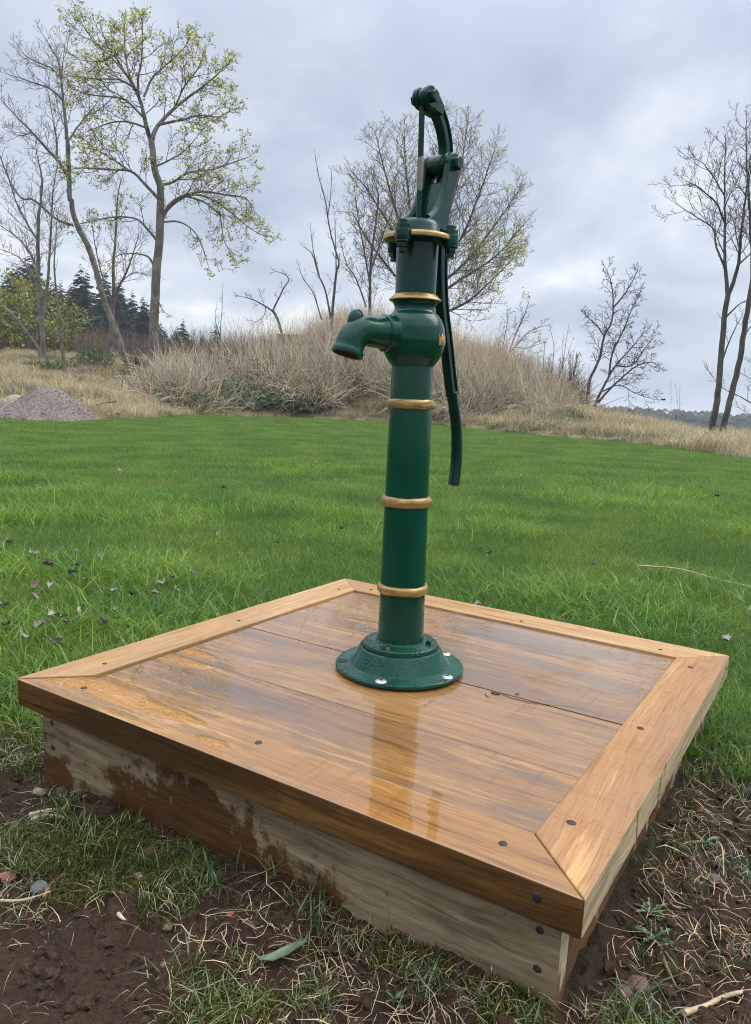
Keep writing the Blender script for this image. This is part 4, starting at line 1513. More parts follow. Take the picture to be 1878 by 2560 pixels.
M_grass = leafy_mat('lawn_grass', (0.090, 0.190, 0.019), 0.45, gloss=0.03, world_var=((0.168, 0.262, 0.034), 1.3), inst=0.18)
M_grass2 = leafy_mat('rough_grass', (0.13, 0.185, 0.04), 0.4, gloss=0.05, world_var=((0.05, 0.10, 0.04), 2.0), inst=0.25)
M_moss = leafy_mat('moss', (0.085, 0.095, 0.014), 0.3, gloss=0.02, inst=0.3)
M_straw = leafy_mat('straw', (0.56, 0.45, 0.26), 0.25, gloss=0.05, inst=0.3)
M_tan = leafy_mat('dry_stalks', (0.74, 0.66, 0.55), 0.45, gloss=0.02, world_var=((0.78, 0.68, 0.52), 0.35), inst=0.25)
M_pale = leafy_mat('pale_stalks', (0.74, 0.66, 0.51), 0.35, gloss=0.03, inst=0.2)
M_nettle = leafy_mat('undergrowth', (0.06, 0.125, 0.028), 0.35, gloss=0.04, inst=0.3)

fine = [(blades(420, 0.20, 0.028, 0.075, 0.0032, 0.75, rg, lawn_tint), M_grass) for _ in range(5)]
lush = [(blades(110, 0.16, 0.05, 0.16, 0.0046, 1.05, rg, lambda r: tuple(1.25 * q for q in lawn_tint(r))), M_grass) for _ in range(4)]


def lawn_accept(x, y):
    e = edge_y(x) - y + 0.6 * fbm(x * 0.8, y * 0.8, 3)
    return in_view(x, y) * off_platform(x, y, 0.0) * np.clip(1 - soil_mask(x, y) * 1.15, 0, 1) * sstep(-0.6, 0.4, e)


near = scatter_region(14000, -5.2, 5.2, -2.4, 5.0, lawn_accept, 1)
far = scatter_region(47000, -19, 19, 5.0, 25.0, lambda x, y: lawn_accept(x, y) * np.clip(1.2 - y / 40, 0.4, 1), 2)
tall = scatter_region(9600, -5.2, 5.5, -2.4, 7.0, lambda x, y: lawn_accept(x, y) * sstep(0.0, 0.55, fbm(x * 1.3, y * 1.3, 3) + 0.25 - np.clip((y - 1.5) / 8, 0, 0.6)), 3)
r_ = np.random.RandomState(4)
pts = np.vstack([near, far, tall])
scl = np.concatenate([r_.uniform(0.8, 1.15, len(near)), r_.uniform(1.1, 1.5, len(far)), r_.uniform(0.7, 1.25, len(tall))])
hz = np.concatenate([r_.uniform(0.65, 1.2, len(near)), r_.uniform(0.55, 0.85, len(far)), r_.uniform(0.6, 1.1, len(tall))])
scl = np.stack([scl, scl, scl * hz], 1)
idx = np.concatenate([r_.randint(0, 5, len(near) + len(far)), 5 + r_.randint(0, 4, len(tall))])
instancer('lawn_grass', pts, r_.uniform(0, 6.28, len(pts)), scl, idx, fine + lush, 'short bright green lawn grass around and behind the platform', 'grass')

# sparse tufts, moss and loose straw on the soil
tuft = [(blades(22, 0.045, 0.018, 0.075, 0.0026, 1.2, rg, lambda r: (0.6 + 0.7 * r.random(),) * 3), M_grass2) for _ in range(4)]
tuft += [(blades(14, 0.06, 0.010, 0.035, 0.0015, 2.2, rg, dry_tint), M_straw) for _ in range(3)]
moss = [(blades(420, 0.055, 0.004, 0.016, 0.0022, 0.9, rg, lambda r: (0.5 + 0.9 * r.random(),) * 3, 2), M_moss) for _ in range(3)]


def soil_accept(thr):
    return lambda x, y: in_view(x, y) * off_platform(x, y, 0.005) * soil_mask(x, y) * sstep(thr, thr + 0.45, fbm(x * 4.3 + 5, y * 4.3 + 2, 5))


a1 = scatter_region(11280, -3.0, 3.0, -2.4, 1.8, soil_accept(-0.35), 11)
a2 = scatter_region(10413, -3.0, 3.0, -2.4, 1.8, lambda x, y: soil_accept(-0.3)(x, y) * 0.8, 12)
a3 = scatter_region(15619, -3.0, 3.0, -2.4, 1.8, soil_accept(0.0), 13)
edgeg = scatter_region(6500, -3.0, 3.0, -2.4, 2.2, lambda x, y: in_view(x, y) * off_platform(x, y, 0.005) * sstep(0.02, 0.3, soil_mask(x, y)) * sstep(0.95, 0.5, soil_mask(x, y)), 14)
rightside = scatter_region(800, 0.0, 1.9, -1.4, 0.8, lambda x, y: in_view(x, y) * off_platform(x, y, 0.01) * sstep(0.42, 0.12, np.abs(uv_of(x, y)[0] - 0.78)) * sstep(0.5, 0.1, uv_of(x, y)[1]) * 0.75, 15)
pts = np.vstack([a1, edgeg, rightside, a2, a3])
n1 = len(a1) + len(edgeg) + len(rightside)
idx = np.concatenate([r_.choice([0, 1, 2, 3, 3, 4, 5], n1), r_.choice([4, 5, 6], len(a2)), 7 + r_.randint(0, 3, len(a3))])
pts[:, 2] += 0.002
instancer('sparse_grass', pts, r_.uniform(0, 6.28, len(pts)), r_.uniform(0.35, 1.15, len(pts)), idx, tuft + moss, 'thin grass tufts, moss and dry blades growing on the bare soil', 'grass')


def straw_bits(n, seed, accept, lmin, lmax, wmin, wmax):
    rr = random.Random(seed)
    p = scatter_region(n, -3.0, 3.0, -2.4, 1.8, accept, seed)
    mb = MB()
    for q in p:
        l = rr.uniform(lmin, lmax) * (1 if rr.random() < 0.8 else 1.7)
        a = rr.random() * 2 * PI
        w = rr.uniform(wmin, wmax)
        bend = rr.uniform(-0.5, 0.5)
        lift = rr.uniform(0.0, 0.5) ** 2 * 1.6
        pp = []
        for k in range(4):
            t = k / 3 - 0.5
            aa = a + bend * t * 2
            pp.append((q[0] + math.cos(aa) * l * t, q[1] + math.sin(aa) * l * t))
        gz = ground_z(np.array([z_[0] for z_ in pp]), np.array([z_[1] for z_ in pp]))
        pp = [(a_[0], a_[1], max(z_, 0) + 0.003 + lift * l * k / 3) for k, (a_, z_) in enumerate(zip(pp, gz))]
        b = 0.5 + 0.75 * rr.random()
        c = (b, b * rr.uniform(0.85, 1.0), b * rr.uniform(0.7, 1.0))
        if rr.random() < 0.2:
            c = (0.28 * b, 0.22 * b, 0.22 * b)
        mb.tube(pp, [w * 0.5, w, w, w * 0.3], 3, col=c, flat=0.5)
    return mb


straw_bits(85000, 21, lambda x, y: in_view(x, y) * off_platform(x, y, 0.012) * np.clip(soil_mask(x, y) + 0.02, 0, 1) * sstep(-0.55, 0.35, fbm(x * 2.3 + 1, y * 2.3 + 7, 3)), 0.010, 0.058, 0.0005, 0.0010).build('straw_litter', M_straw)
tag(bpy.data.objects['straw_litter'], 'loose pale straw and dry roots lying on the bare soil', 'straw', kind='stuff')


# clods and grit
def lump(seed, k=0.35, sub=2):
    import bmesh
    bm = bmesh.new()
    bmesh.ops.create_icosphere(bm, subdivisions=sub, radius=1.0)
    rr = np.random.RandomState(seed)
    ph = rr.rand(3, 3) * 6
    fr = rr.uniform(0.8, 2.2, (3, 3))
    for v in bm.verts:
        c = v.co
        d = 1 + k * sum(math.sin(fr[i][0] * c.x * 2 + ph[i][0]) * math.sin(fr[i][1] * c.y * 2 + ph[i][1]) * math.cos(fr[i][2] * c.z * 2 + ph[i][2]) for i in range(3)) * 0.6
        v.co = c * d
    me = bpy.data.meshes.new('lump')
    bm.to_mesh(me)
    bm.free()
    return me


M_clod = plain_mat('clod', (0.070, 0.036, 0.018), 0.75, 0, 0.5, 3.0, 0.6, 0.05, 0.3)
M_grit = plain_mat('grit', (0.13, 0.085, 0.07), 0.6, 0, 0.6, 1.0, 0.3, 0.02)
cl = [(lump(50 + i, 0.75), M_clod) for i in range(5)] + [(lump(60 + i, 0.3, 1), M_grit) for i in range(2)]
p = scatter_region(156198, -3.0, 3.0, -2.4, 1.8, lambda x, y: in_view(x, y) * off_platform(x, y, 0.01) * soil_mask(x, y), 31)
rs = np.random.RandomState(32)
s_ = 0.0014 + 0.0095 * rs.rand(len(p)) ** 5
ix = np.where(rs.rand(len(p)) < 0.97, rs.randint(0, 5, len(p)), 5 + rs.randint(0, 2, len(p)))
s_[ix >= 5] *= 0.7
instancer('soil_clods', p, rs.uniform(0, 6.28, len(p)), np.stack([s_, s_, s_ * 0.75], 1), ix, cl, 'small clods of dark soil and grit around the platform', 'soil')

# ------------------------------------------------------------------ stones, leaves, twigs in front
def lay(px, py, z0=0.0):
    """ground point under a pixel"""
    z = z0
    for _ in range(12):
        q = PZ(px, py, z)
        z = float(ground_z(q[0], q[1])[0])
    return np.array([q[0], q[1], z])


def stone(px, py, size, col, label, flat=0.6, elong=1.3, rot=0.5, seed=0, cat='stone', name='stone'):
    q = lay(px, py)
    me = lump(100 + seed, 0.22, 3)
    me.polygons.foreach_set('use_smooth', [True] * len(me.polygons))
    o = mkobj(name, me, plain_mat('stone_%d' % seed, col, 0.55, 0, 0.35, 2.2, 0.4, 0.08))
    o.location = q + np.array([0, 0, size * flat * 0.35])
    o.scale = (size * elong, size, size * flat)
    o.rotation_euler = (0.1, 0.15, rot)
    tag(o, label, cat)
    return o


ST = [(102, 2236, 0.0125, (0.12, 0.115, 0.10), 'smooth round grey stone in the moss, lower left of the platform'),
      (576, 2290, 0.0065, (0.36, 0.12, 0.08), 'small orange red stone chip on the bare soil'),
      (348, 2194, 0.0085, (0.36, 0.22, 0.20), 'small pink stone on the soil below the platform skirt'),
      (336, 2146, 0.0085, (0.24, 0.17, 0.11), 'small tan stone beside a longer brown stone'),
      (372, 2134, 0.0105, (0.09, 0.045, 0.028), 'elongated red brown stone next to the small tan one'),
      (155, 1985, 0.014, (0.075, 0.042, 0.035), 'dark brown stone against the left end of the skirt board'),
      (100, 1982, 0.012, (0.30, 0.24, 0.16), 'pale tan stone at the left corner of the skirt'),
      (421, 2322, 0.0075, (0.13, 0.10, 0.06), 'small muddy brown stone on open soil'),
      (147, 2122, 0.008, (0.16, 0.08, 0.06), 'small reddish brown stone by a grey leaf scrap'),
      (1591, 2468, 0.015, (0.15, 0.075, 0.06), 'larger reddish stone half sunk in moss right of the front corner'),
      (1560, 2488, 0.012, (0.17, 0.09, 0.07), 'flat reddish stone left of a larger reddish stone'),
      (1785, 2208, 0.014, (0.13, 0.10, 0.085), 'grey brown stone alone on soil right of the platform'),
      (18, 2196, 0.012, (0.26, 0.09, 0.055), 'brick red stone at the left edge among dry grass')]
for i, (px, py, s, c, l) in enumerate(ST):
    stone(px, py, s, c, l, seed=i, rot=i * 1.1, elong=1.7 if 'elongated' in l else 1.25, flat=0.55 + 0.2 * (i % 3) / 2)


def stick(path, rad, mat, name, label, cat, lift=0.004, n=7):
    pts_ = []
    for (px, py) in path:
        q = lay(px, py)
        pts_.append((q[0], q[1], q[2] + lift))
    pts_ = [tuple(p_) for p_ in catmull(pts_, 4)]
    m_ = len(pts_)
    rr = random.Random(len(label))
    rad_ = [rad * (1.0 - 0.55 * i / m_) * rr.uniform(0.85, 1.15) for i in range(m_)]
    o = MB().tube(pts_, rad_, n, cap=True, col=(1, 1, 1)).build(name, mat, smooth=60)
    tag(o, label, cat)
    return o


M_twig = plain_mat('twig_bark', (0.17, 0.10, 0.06), 0.7, 0, 0.5, 60, 0.5, 0.002)
M_twig_pale = plain_mat('twig_pale', (0.42, 0.32, 0.19), 0.6, 0, 0.4, 40, 0.5, 0.002)
stick(((110, 2256), (128, 2222), (160, 2195), (178, 2165)), 0.0034, M_twig, 'twig', 'curved reddish brown twig near the grey stone at lower left', 'twig', 0.008)
stick(((1708, 2545), (1760, 2520), (1820, 2500), (1900, 2486)), 0.0052, M_twig_pale, 'stick', 'pale barkless stick at the lower right corner', 'stick', 0.008)
stick(((1652, 2392), (1668, 2432), (1690, 2476)), 0.0040, M_twig, 'twig', 'short straight brown twig by the reddish stones', 'twig', 0.006)
stick(((1590, 1467), (1690, 1475), (1780, 1502), (1890, 1528)), 0.0042, M_twig_pale, 'dry_stalk', 'long pale dry stalk lying across the lawn beyond the platform', 'stalk', 0.105)
stick(((75, 2046), (120, 2036), (162, 2030)), 0.0055, M_twig_pale, 'wood_chip', 'upper of two pale wood splinters near the skirt', 'wood chip', 0.008, 5)
stick(((82, 2052), (122, 2046), (160, 2050)), 0.0060, M_twig_pale, 'wood_chip', 'lower and thicker of two pale wood splinters', 'wood chip', 0.008, 5)
stick(((0, 2270), (60, 2264), (128, 2248)), 0.0026, M_twig_pale, 'dry_stalk', 'pale stalk lying at the left edge beside the grey stone', 'stalk', 0.014)
stick(((1795, 2122), (1802, 2160), (1806, 2215)), 0.0022, M_twig_pale, 'dry_stalk', 'thin upright dry stem beside the lone stone right of the platform', 'stalk', 0.02)
stick(((297, 2293), (304, 2302), (316, 2312)), 0.0038, plain_mat('husk', (0.50, 0.42, 0.29), 0.5), 'husk', 'short curled whitish husk on the soil', 'husk', 0.006, 6)

# one broad green blade
M_blade = leafy_mat('broad_leaf', (0.13, 0.18, 0.085), 0.3, gloss=0.05, tint=False, inst=0)
bl = MB()
pb = [lay(*q) for q in ((648, 2414), (680, 2404), (712, 2396), (745, 2382), (768, 2368))]
for i, q in enumerate(pb):
    w = (0.002, 0.0068, 0.0075, 0.005, 0.0015)[i]
    d = pb[min(i + 1, 4)] - pb[max(i - 1, 0)]
    nrm_ = np.array([-d[1], d[0], 0]) / np.linalg.norm(d[:2])
    for s, dz in ((-1, 0.011), (0, 0.008), (1, 0.013)):
        bl.v.append(tuple(q + nrm_ * w * s + np.array([0, 0, dz + 0.004 * (i % 2)])))
for i in range(4):
    for s in range(2):
        bl.f.append((i * 3 + s, i * 3 + s + 1, i * 3 + s + 4, i * 3 + s + 3))
tag(bl.build('grass_leaf', M_blade, smooth=80), 'single broad grey green grass leaf lying on the soil', 'leaf')

# little green rosette weeds
M_weed = leafy_mat('weed', (0.075, 0.125, 0.03), 0.35, gloss=0.06, tint=False, inst=0)


def weed(px, py, s, label, feathery=False):
    q = lay(px, py)
    rr = random.Random(px)
    root = empty('weed', q)
    tag(root, label, 'weed')
    for k in range(9):
        a = k * 2.4 + rr.random()
        l = s * rr.uniform(0.6, 1.1)
        mb = MB()
        ca_, sa_ = math.cos(a), math.sin(a)
        steps = 7 if feathery else 4
        for i in range(steps + 1):
            t = i / steps
            w = l * (0.10 if not feathery else 0.17) * math.sin(PI * min(1, t * 0.9 + 0.08)) * (1 if not feathery or i % 2 else 0.35)
            z = 0.006 + l * (0.55 * t - 0.35 * t * t)
            for sg in (-1, 0, 1):
                mb.v.append((ca_ * l * t - sa_ * w * sg, sa_ * l * t + ca_ * w * sg, z + (0.0015 if sg else 0)))
        for i in range(steps):
            for j in range(2):
                mb.f.append((i * 3 + j, i * 3 + j + 1, i * 3 + j + 4, i * 3 + j + 3))
        mb.build('leaf', M_weed, root)


weed(985, 2512, 0.022, 'small bright green rosette weed on the soil at the bottom edge')
weed(1625, 2290, 0.040, 'feathery green yarrow leaves in the grass right of the front corner', True)
weed(1640, 2345, 0.036, 'lower clump of feathery green leaves beside dry stems', True)
weed(1762, 2118, 0.035, 'small leafy weed in soil nearest the right frame edge')

# dead leaves on the lawn
M_dead = [plain_mat('dead_leaf_%d' % i, c, 0.7, 0, 0.4, 12, 0.3, 0.003) for i, c in enumerate(((0.21, 0.165, 0.135), (0.30, 0.25, 0.21), (0.13, 0.095, 0.075)))]


def leaf_mesh(seed):
    rr = random.Random(seed)
    mb = MB()
    nx_, ny_ = 6, 4
    c1, c2 = rr.uniform(3, 8), rr.uniform(-4, 6)
    for i in range(nx_ + 1):
        t = i / nx_
        w = 0.40 * math.sin(PI * (0.04 + 0.94 * t)) * rr.uniform(0.75, 1.15)
        for j in range(ny_ + 1):
            s = j / ny_ * 2 - 1
            x, y = t - 0.5, s * w * (1 + 0.2 * rr.random())
            mb.v.append((x, y * 0.7 * (1 - 0.25 * (i % 2)), 0.36 * c1 * y * y + c2 * x * x * 0.30 + rr.uniform(-0.10, 0.10)))
    for i in range(nx_):
        for j in range(ny_):
            q = i * (ny_ + 1) + j
            mb.f.append((q, q + 1, q + ny_ + 2, q + ny_ + 1))
    return mb.mesh('dead_leaf', 80)


leaf_me = [leaf_mesh(i) for i in range(6)]
for i, me in enumerate(leaf_me):
    me.materials.append(M_dead[i % 3])
DL = [(90, 1428, 0.05), (80, 1415, 0.04), (118, 1456, 0.055), (250, 1424, 0.055), (188, 1420, 0.035), (200, 1450, 0.05), (140, 1424, 0.025), (408, 1444, 0.04), (176, 1482, 0.05), (216, 1484, 0.03), (125, 1502, 0.035),
      (90, 1515, 0.05), (85, 1540, 0.045), (282, 1516, 0.035), (335, 1530, 0.045), (388, 1528, 0.045), (405, 1492, 0.055), (430, 1480, 0.045), (485, 1467, 0.04), (440, 1516, 0.035), (350, 1462, 0.03), (12, 1555, 0.05),
      (135, 1583, 0.05), (20, 1610, 0.04), (105, 1615, 0.045), (160, 1592, 0.035), (260, 1600, 0.05), (290, 1575, 0.03), (195, 1575, 0.03), (24, 1388, 0.04), (165, 1608, 0.03), (60, 1640, 0.04), (140, 1658, 0.035), (400, 1585, 0.03),
      (1168, 1327, 0.05), (1220, 1420, 0.035), (1465, 1552, 0.03), (1810, 1650, 0.05), (1790, 1260, 0.05), (1500, 1545, 0.025), (1872, 1570, 0.045), (855, 1297, 0.04), (545, 1362, 0.04), (790, 1168, 0.05), (850, 1355, 0.03), (692, 1383, 0.03), (1190, 1555, 0.03),
      (1480, 1445, 0.03), (1090, 1290, 0.03), (300, 1195, 0.05), (560, 1240, 0.045), (700, 1150, 0.04), (1320, 1200, 0.045)]
for i, (px, py, s) in enumerate(DL):
    q = lay(px, py, 0.03)
    rr = random.Random(i * 13)
    o = bpy.data.objects.new('dead_leaf', leaf_me[i % 6])
    COL.objects.link(o)
    o.location = (q[0], q[1], q[2] + 0.055 + 0.025 * rr.random())
    o.rotation_euler = (rr.uniform(-0.5, 0.5), rr.uniform(-0.5, 0.5), rr.random() * 6.28)
    o.scale = (s * 1.15, s * 1.15, s)
    tone = ('grey brown', 'pale buff', 'dark brown')[i % 3]
    if px < 520 and py > 1360:
        tag(o, 'curled %s dead leaf in the lawn left of the platform' % tone, 'leaf', '%s dead leaves left of the platform' % tone)
    else:
        tag(o, 'stray %s dead leaf on the open lawn behind the platform' % tone, 'leaf', 'stray %s dead leaves on the lawn' % tone)

# ------------------------------------------------------------------ gravel heap, rocks, stone block
def heap():
    c = P(120, 1035, 15.4)
    n = 90
    vs, fs = [], []
    for i in range(n + 1):
        for j in range(n + 1):
            x, y = (i / n * 2 - 1) * 2.3, (j / n * 2 - 1) * 1.9
            vs.append((c[0] - 0.2 + x, c[1] + y, 0))
    v = np.array(vs)
    lx, ly = v[:, 0] - c[0], v[:, 1] - c[1]
    # main cone with a lower shoulder to the left
    d1 = np.sqrt((lx / 1.12) ** 2 + (ly / 1.1) ** 2)
    d2 = np.sqrt(((lx + 1.15) / 1.3) ** 2 + (ly / 1.2) ** 2)
    h = np.maximum(0.80 * (1 - d1) + 0.03 - 0.10 * np.exp(-(d1 / 0.18) ** 2), 0.42 * (1 - d2))
    h = h + 0.05 * fbm(v[:, 0] * 2.5, v[:, 1] * 2.5, 4) + 0.014 * fbm(v[:, 0] * 16, v[:, 1] * 16, 3)
    v[:, 2] = np.where(h > -0.05, h, -0.05)
    g = ground_z(v[:, 0], v[:, 1]) * 0.3
    v[:, 2] += g
    for i in range(n):
        for j in range(n):
            q = i * (n + 1) + j
            if max(v[q, 2], v[q + 1, 2], v[q + n + 1, 2], v[q + n + 2, 2]) > g[q] - 0.04:
                fs.append((q, q + n + 1, q + n + 2, q + 1))
    me = bpy.data.meshes.new('gravel_heap')
    me.from_pydata(v.tolist(), [], fs)
    me.polygons.foreach_set('use_smooth', [True] * len(me.polygons))
    o = mkobj('gravel_heap', me, gravel_mat())
    tag(o, 'conical heap of pinkish grey gravel beyond the lawn at left', 'gravel heap')
    rr = np.random.RandomState(3)
    k = rr.choice(np.where(h > 0.0)[0], 5200)
    pp = v[k] + np.c_[rr.uniform(-0.025, 0.025, (len(k), 2)), np.zeros(len(k))]
    s = rr.uniform(0.006, 0.016, len(k))
    st = instancer('gravel_stones', pp, rr.uniform(0, 6.28, len(k)), s, rr.randint(0, 4, len(k)), [(lump(200 + i, 0.3, 1), bpy.data.materials['gravel']) for i in range(4)], None, None, rr.uniform(-1, 1, (len(k), 2)))
    st.parent = o


heap()


def rock(px, py, Y, sx, sy, sz, col, label, seed, rot=0.0):
    q = P(px, py, Y)
    z = float(ground_z(q[0], q[1])[0])
    me = lump(300 + seed, 0.3, 4)
    me.polygons.foreach_set('use_smooth', [True] * len(me.polygons))
    o = mkobj('rock', me, plain_mat('rock_%d' % seed, col, 0.85, 0, 0.35, 2.5, 0.6, 0.1))
    o.location = (q[0], q[1], min(q[2], z + sz * 0.5) if q[2] > z else z + sz * 0.2)
    o.scale = (sx, sy, sz)
    o.rotation_euler = (0.0, 0.08, rot)
    tag(o, label, 'rock')
    return o


rock(38, 968, 17.5, 0.22, 0.3, 0.2, (0.36, 0.32, 0.26), 'upper pale rock on the bank behind the gravel heap', 1)
rock(10, 985, 17.2, 0.35, 0.35, 0.14, (0.33, 0.29, 0.22), 'flat pale rock at the left edge of the bank', 2)
rock(270, 1012, 17.6, 0.42, 0.3, 0.11, (0.36, 0.32, 0.26), 'flat pale rock right of the gravel heap', 3)
rock(262, 1026, 17.2, 0.30, 0.25, 0.10, (0.30, 0.26, 0.20), 'lower grey rock under the flat pale rock', 4)
rock(1575, 935 + 130, 19.5, 0.2, 0.2, 0.1, (0.16, 0.13, 0.10), 'small dark rock in the dry grass on the right', 5)
q0, q1 = P(238, 1013, 17.0), P(292, 1003, 17.0)
MB().tube([q0, (q0 + q1) / 2 + np.array([0, 0, 0.01]), q1], 0.028, 6, cap=True, flat=0.5).build('board_scrap', plain_mat('red_scrap', (0.17, 0.035, 0.022), 0.6))
tag(bpy.data.objects['board_scrap'], 'rusty red scrap of board on the flat rock by the gravel heap', 'board')
bq = P(728, 866, 30.2)
blk = MB().box((bq[0] - 0.56, bq[1] - 0.4, bq[2] - 0.6), (bq[0] + 0.56, bq[1] + 0.4, P(728, 836, 30.2)[2])).build('stone_block', plain_mat('old_stone', (0.34, 0.27, 0.20), 0.9, 0, 0.25, 3.0, 0.6, 0.05), bevel=0.05)
tag(blk, 'tan stone block almost hidden by dry stalks on the mound', 'stone block')

# ------------------------------------------------------------------ dry stalks on the mound, meadow grass
rs_ = random.Random(77)


def stalk_patch(n, radius, hmin, hmax, w, lean, bushy=0.5):
    mb = MB()
    for i in range(n):
        r = radius * math.sqrt(rs_.random())
        a = rs_.random() * 2 * PI
        h = rs_.uniform(hmin, hmax)
        la = rs_.random() * 2 * PI
        ln = lean * h * rs_.random()
        x, y = r * math.cos(a), r * math.sin(a)
        pts_ = [(x + math.cos(la) * ln * t ** 1.6, y + math.sin(la) * ln * t ** 1.6, h * t * (1 - 0.1 * lean * t)) for t in (0, 0.4, 0.75, 1.0)]
        b = rs_.uniform(0.55, 1.25)
        c = (b, b * rs_.uniform(0.9, 1.0), b * rs_.uniform(0.82, 1.05))
        mb.tube(pts_, [w, w * 0.8, w * 0.55, w * 0.25], 3, col=c)
        if rs_.random() < bushy:
            for k in range(3):
                t = rs_.uniform(0.5, 0.95)
                q = (x + math.cos(la) * ln * t ** 1.6, y + math.sin(la) * ln * t ** 1.6, h * t)
                a2 = rs_.random() * 6.28
                l2 = rs_.uniform(0.12, 0.3)
                mb.tube([q, (q[0] + math.cos(a2) * l2 * 0.5, q[1] + math.sin(a2) * l2 * 0.5, q[2] + l2 * 0.8)], [w * 0.5, w * 0.2], 3, col=c)
    return mb.mesh('stalks')


def tangle_patch(n, radius, w):
    """bent and fallen stems"""
    mb = MB()
    for i in range(n):
        r = radius * math.sqrt(rs_.random())
        a = rs_.random() * 2 * PI
        x, y = r * math.cos(a), r * math.sin(a)
        la = rs_.random() * 2 * PI
        l = rs_.uniform(0.6, 1.7)
        el = rs_.uniform(0.15, 1.15)
        kink = rs_.uniform(-0.5, 0.3)
        pts_, q, zz = [], [x, y], 0.02
        for t in range(5):
            pts_.append((q[0], q[1], max(zz, 0.02)))
            q = [q[0] + math.cos(la) * math.cos(el) * l / 4, q[1] + math.sin(la) * math.cos(el) * l / 4]
            zz += math.sin(el) * l / 4
            el += kink * (0.6 if t != 2 else 1.2)
            la += rs_.uniform(-0.12, 0.12)
        b = rs_.uniform(0.5, 1.3)
        mb.tube(pts_, [w, w, w * 0.9, w * 0.7, w * 0.3], 3, col=(b, b * 0.97, b * rs_.uniform(0.85, 1.0)))
    return mb.mesh('tangle')


def leaf_patch(n, radius, h, size):
    mb = MB()
    for i in range(n):
        r = radius * math.sqrt(rs_.random())
        a = rs_.random() * 2 * PI
        z = h * rs_.random() * (1 - 0.5 * (r / radius) ** 2)
        x, y = r * math.cos(a), r * math.sin(a)
        s = size * rs_.uniform(0.5, 1.2)
        d1 = Vector((rs_.gauss(0, 1), rs_.gauss(0, 1), rs_.gauss(0, 0.5))).normalized()
        d2 = d1.cross(Vector((rs_.gauss(0, 1), rs_.gauss(0, 1), rs_.gauss(0, 1)))).normalized()
        b = rs_.uniform(0.5, 1.4)
        p0 = Vector((x, y, z))
        mb.face([p0 - d1 * s, p0 + d2 * s * 0.45, p0 + d1 * s, p0 - d2 * s * 0.45], (b, b, b))
    return mb.mesh('leaves')


stalks = [(stalk_patch(46, 0.6, 0.6, 2.05, 0.0060, 0.5, 0.7), M_tan) for _ in range(4)]
tang = [(tangle_patch(26, 0.6, 0.0095), M_pale) for _ in range(4)]
nett = [(leaf_patch(200, 0.55, 0.7, 0.07), M_nettle) for _ in range(3)]
meadow = [(blades(120, 0.35, 0.12, 0.48, 0.008, 0.9, rg, dry_tint, 3), M_straw) for _ in range(4)]
mgreen = [(blades(140, 0.35, 0.08, 0.26, 0.008, 0.9, rg, lambda r: (0.6 + 0.6 * r.random(),) * 3), M_grass2) for _ in range(2)]


def mound_w(x, y):
    """where the tall stalks grow: over the mound, thinning to both sides"""
    e = y - edge_y(x)
    return sstep(0.7, 2.2, e + 0.8 * fbm(x * 0.6, y * 0.6, 3)) * sstep(-9.6, -4.5, x) * sstep(9.0, 4.0, x) * sstep(36.0, 33.0, y) * sstep(20, 23, y)


pS = scatter_region(5200, -10, 9, 20, 36, lambda x, y: mound_w(x, y) * (0.10 + 0.90 * sstep(24.5, 28.5, y)) * (0.22 + 0.78 * sstep(-0.2, 0.25, fbm(x * 1.1, y * 1.1 + 4, 3))), 41)
pT = scatter_region(5200, -8, 6, 22.5, 30, lambda x, y: mound_w(x, y) * sstep(29, 26, y) * sstep(-0.6, 0.2, fbm(x * 0.7 + 3, y * 0.7, 3)), 42)
pN = scatter_region(2400, -7, 2.5, 22.5, 29.5, lambda x, y: mound_w(x, y) * sstep(28.5, 25, y) * sstep(-0.1, 0.25, fbm(x * 0.6 + 9, y * 0.6, 3) + 0.1), 43)
rr = np.random.RandomState(44)
canes = [(stalk_patch(7, 0.7, 1.3, 2.7, 0.0085, 0.7, 1.0), M_pale) for _ in range(3)] + [(tangle_patch(18, 0.7, 0.011), leafy_mat('dark_canes', (0.17, 0.125, 0.095), 0.1, gloss=0.02, inst=0.3)) for _ in range(3)]
pC = scatter_region(900, -8, 7, 22.8, 33, lambda x, y: mound_w(x, y) * sstep(-0.3, 0.35, fbm(x * 0.9 + 2, y * 0.9, 3)), 45)
pD = scatter_region(1500, -8, 7, 22.6, 31, lambda x, y: mound_w(x, y) * sstep(-0.2, 0.3, fbm(x * 0.8 + 6, y * 0.8, 3)), 46)
pts = np.vstack([pS, pT, pN, pC, pD])
scl = np.concatenate([rr.uniform(0.75, 1.2, len(pS)) * np.interp(pS[:, 1], [22, 27], [0.5, 0.95]) * (1 + 0.42 * fbm(pS[:, 0] * 0.75, pS[:, 1] * 0.3, 3)) * np.interp(pS[:, 0], [-9.5, -6.5, -4, -1.5, 3, 5.5, 8], [0.42, 0.5, 0.66, 0.86, 0.84, 0.66, 0.5]), rr.uniform(0.7, 1.2, len(pT)), rr.uniform(0.7, 1.2, len(pN)), rr.uniform(0.55, 1.05, len(pC)), rr.uniform(0.6, 1.1, len(pD))])
idx = np.concatenate([rr.randint(0, 4, len(pS)), 4 + rr.randint(0, 4, len(pT)), 8 + rr.randint(0, 3, len(pN)), 11 + rr.randint(0, 3, len(pC)), 14 + rr.randint(0, 3, len(pD))])
instancer('dry_stalks', pts, rr.uniform(0, 6.28, len(pts)), scl, idx, stalks + tang + nett + canes, 'thicket of dry tan stalks covering the mound behind the lawn', 'dry stalks', rr.uniform(-0.12, 0.12, (len(pts), 2)))


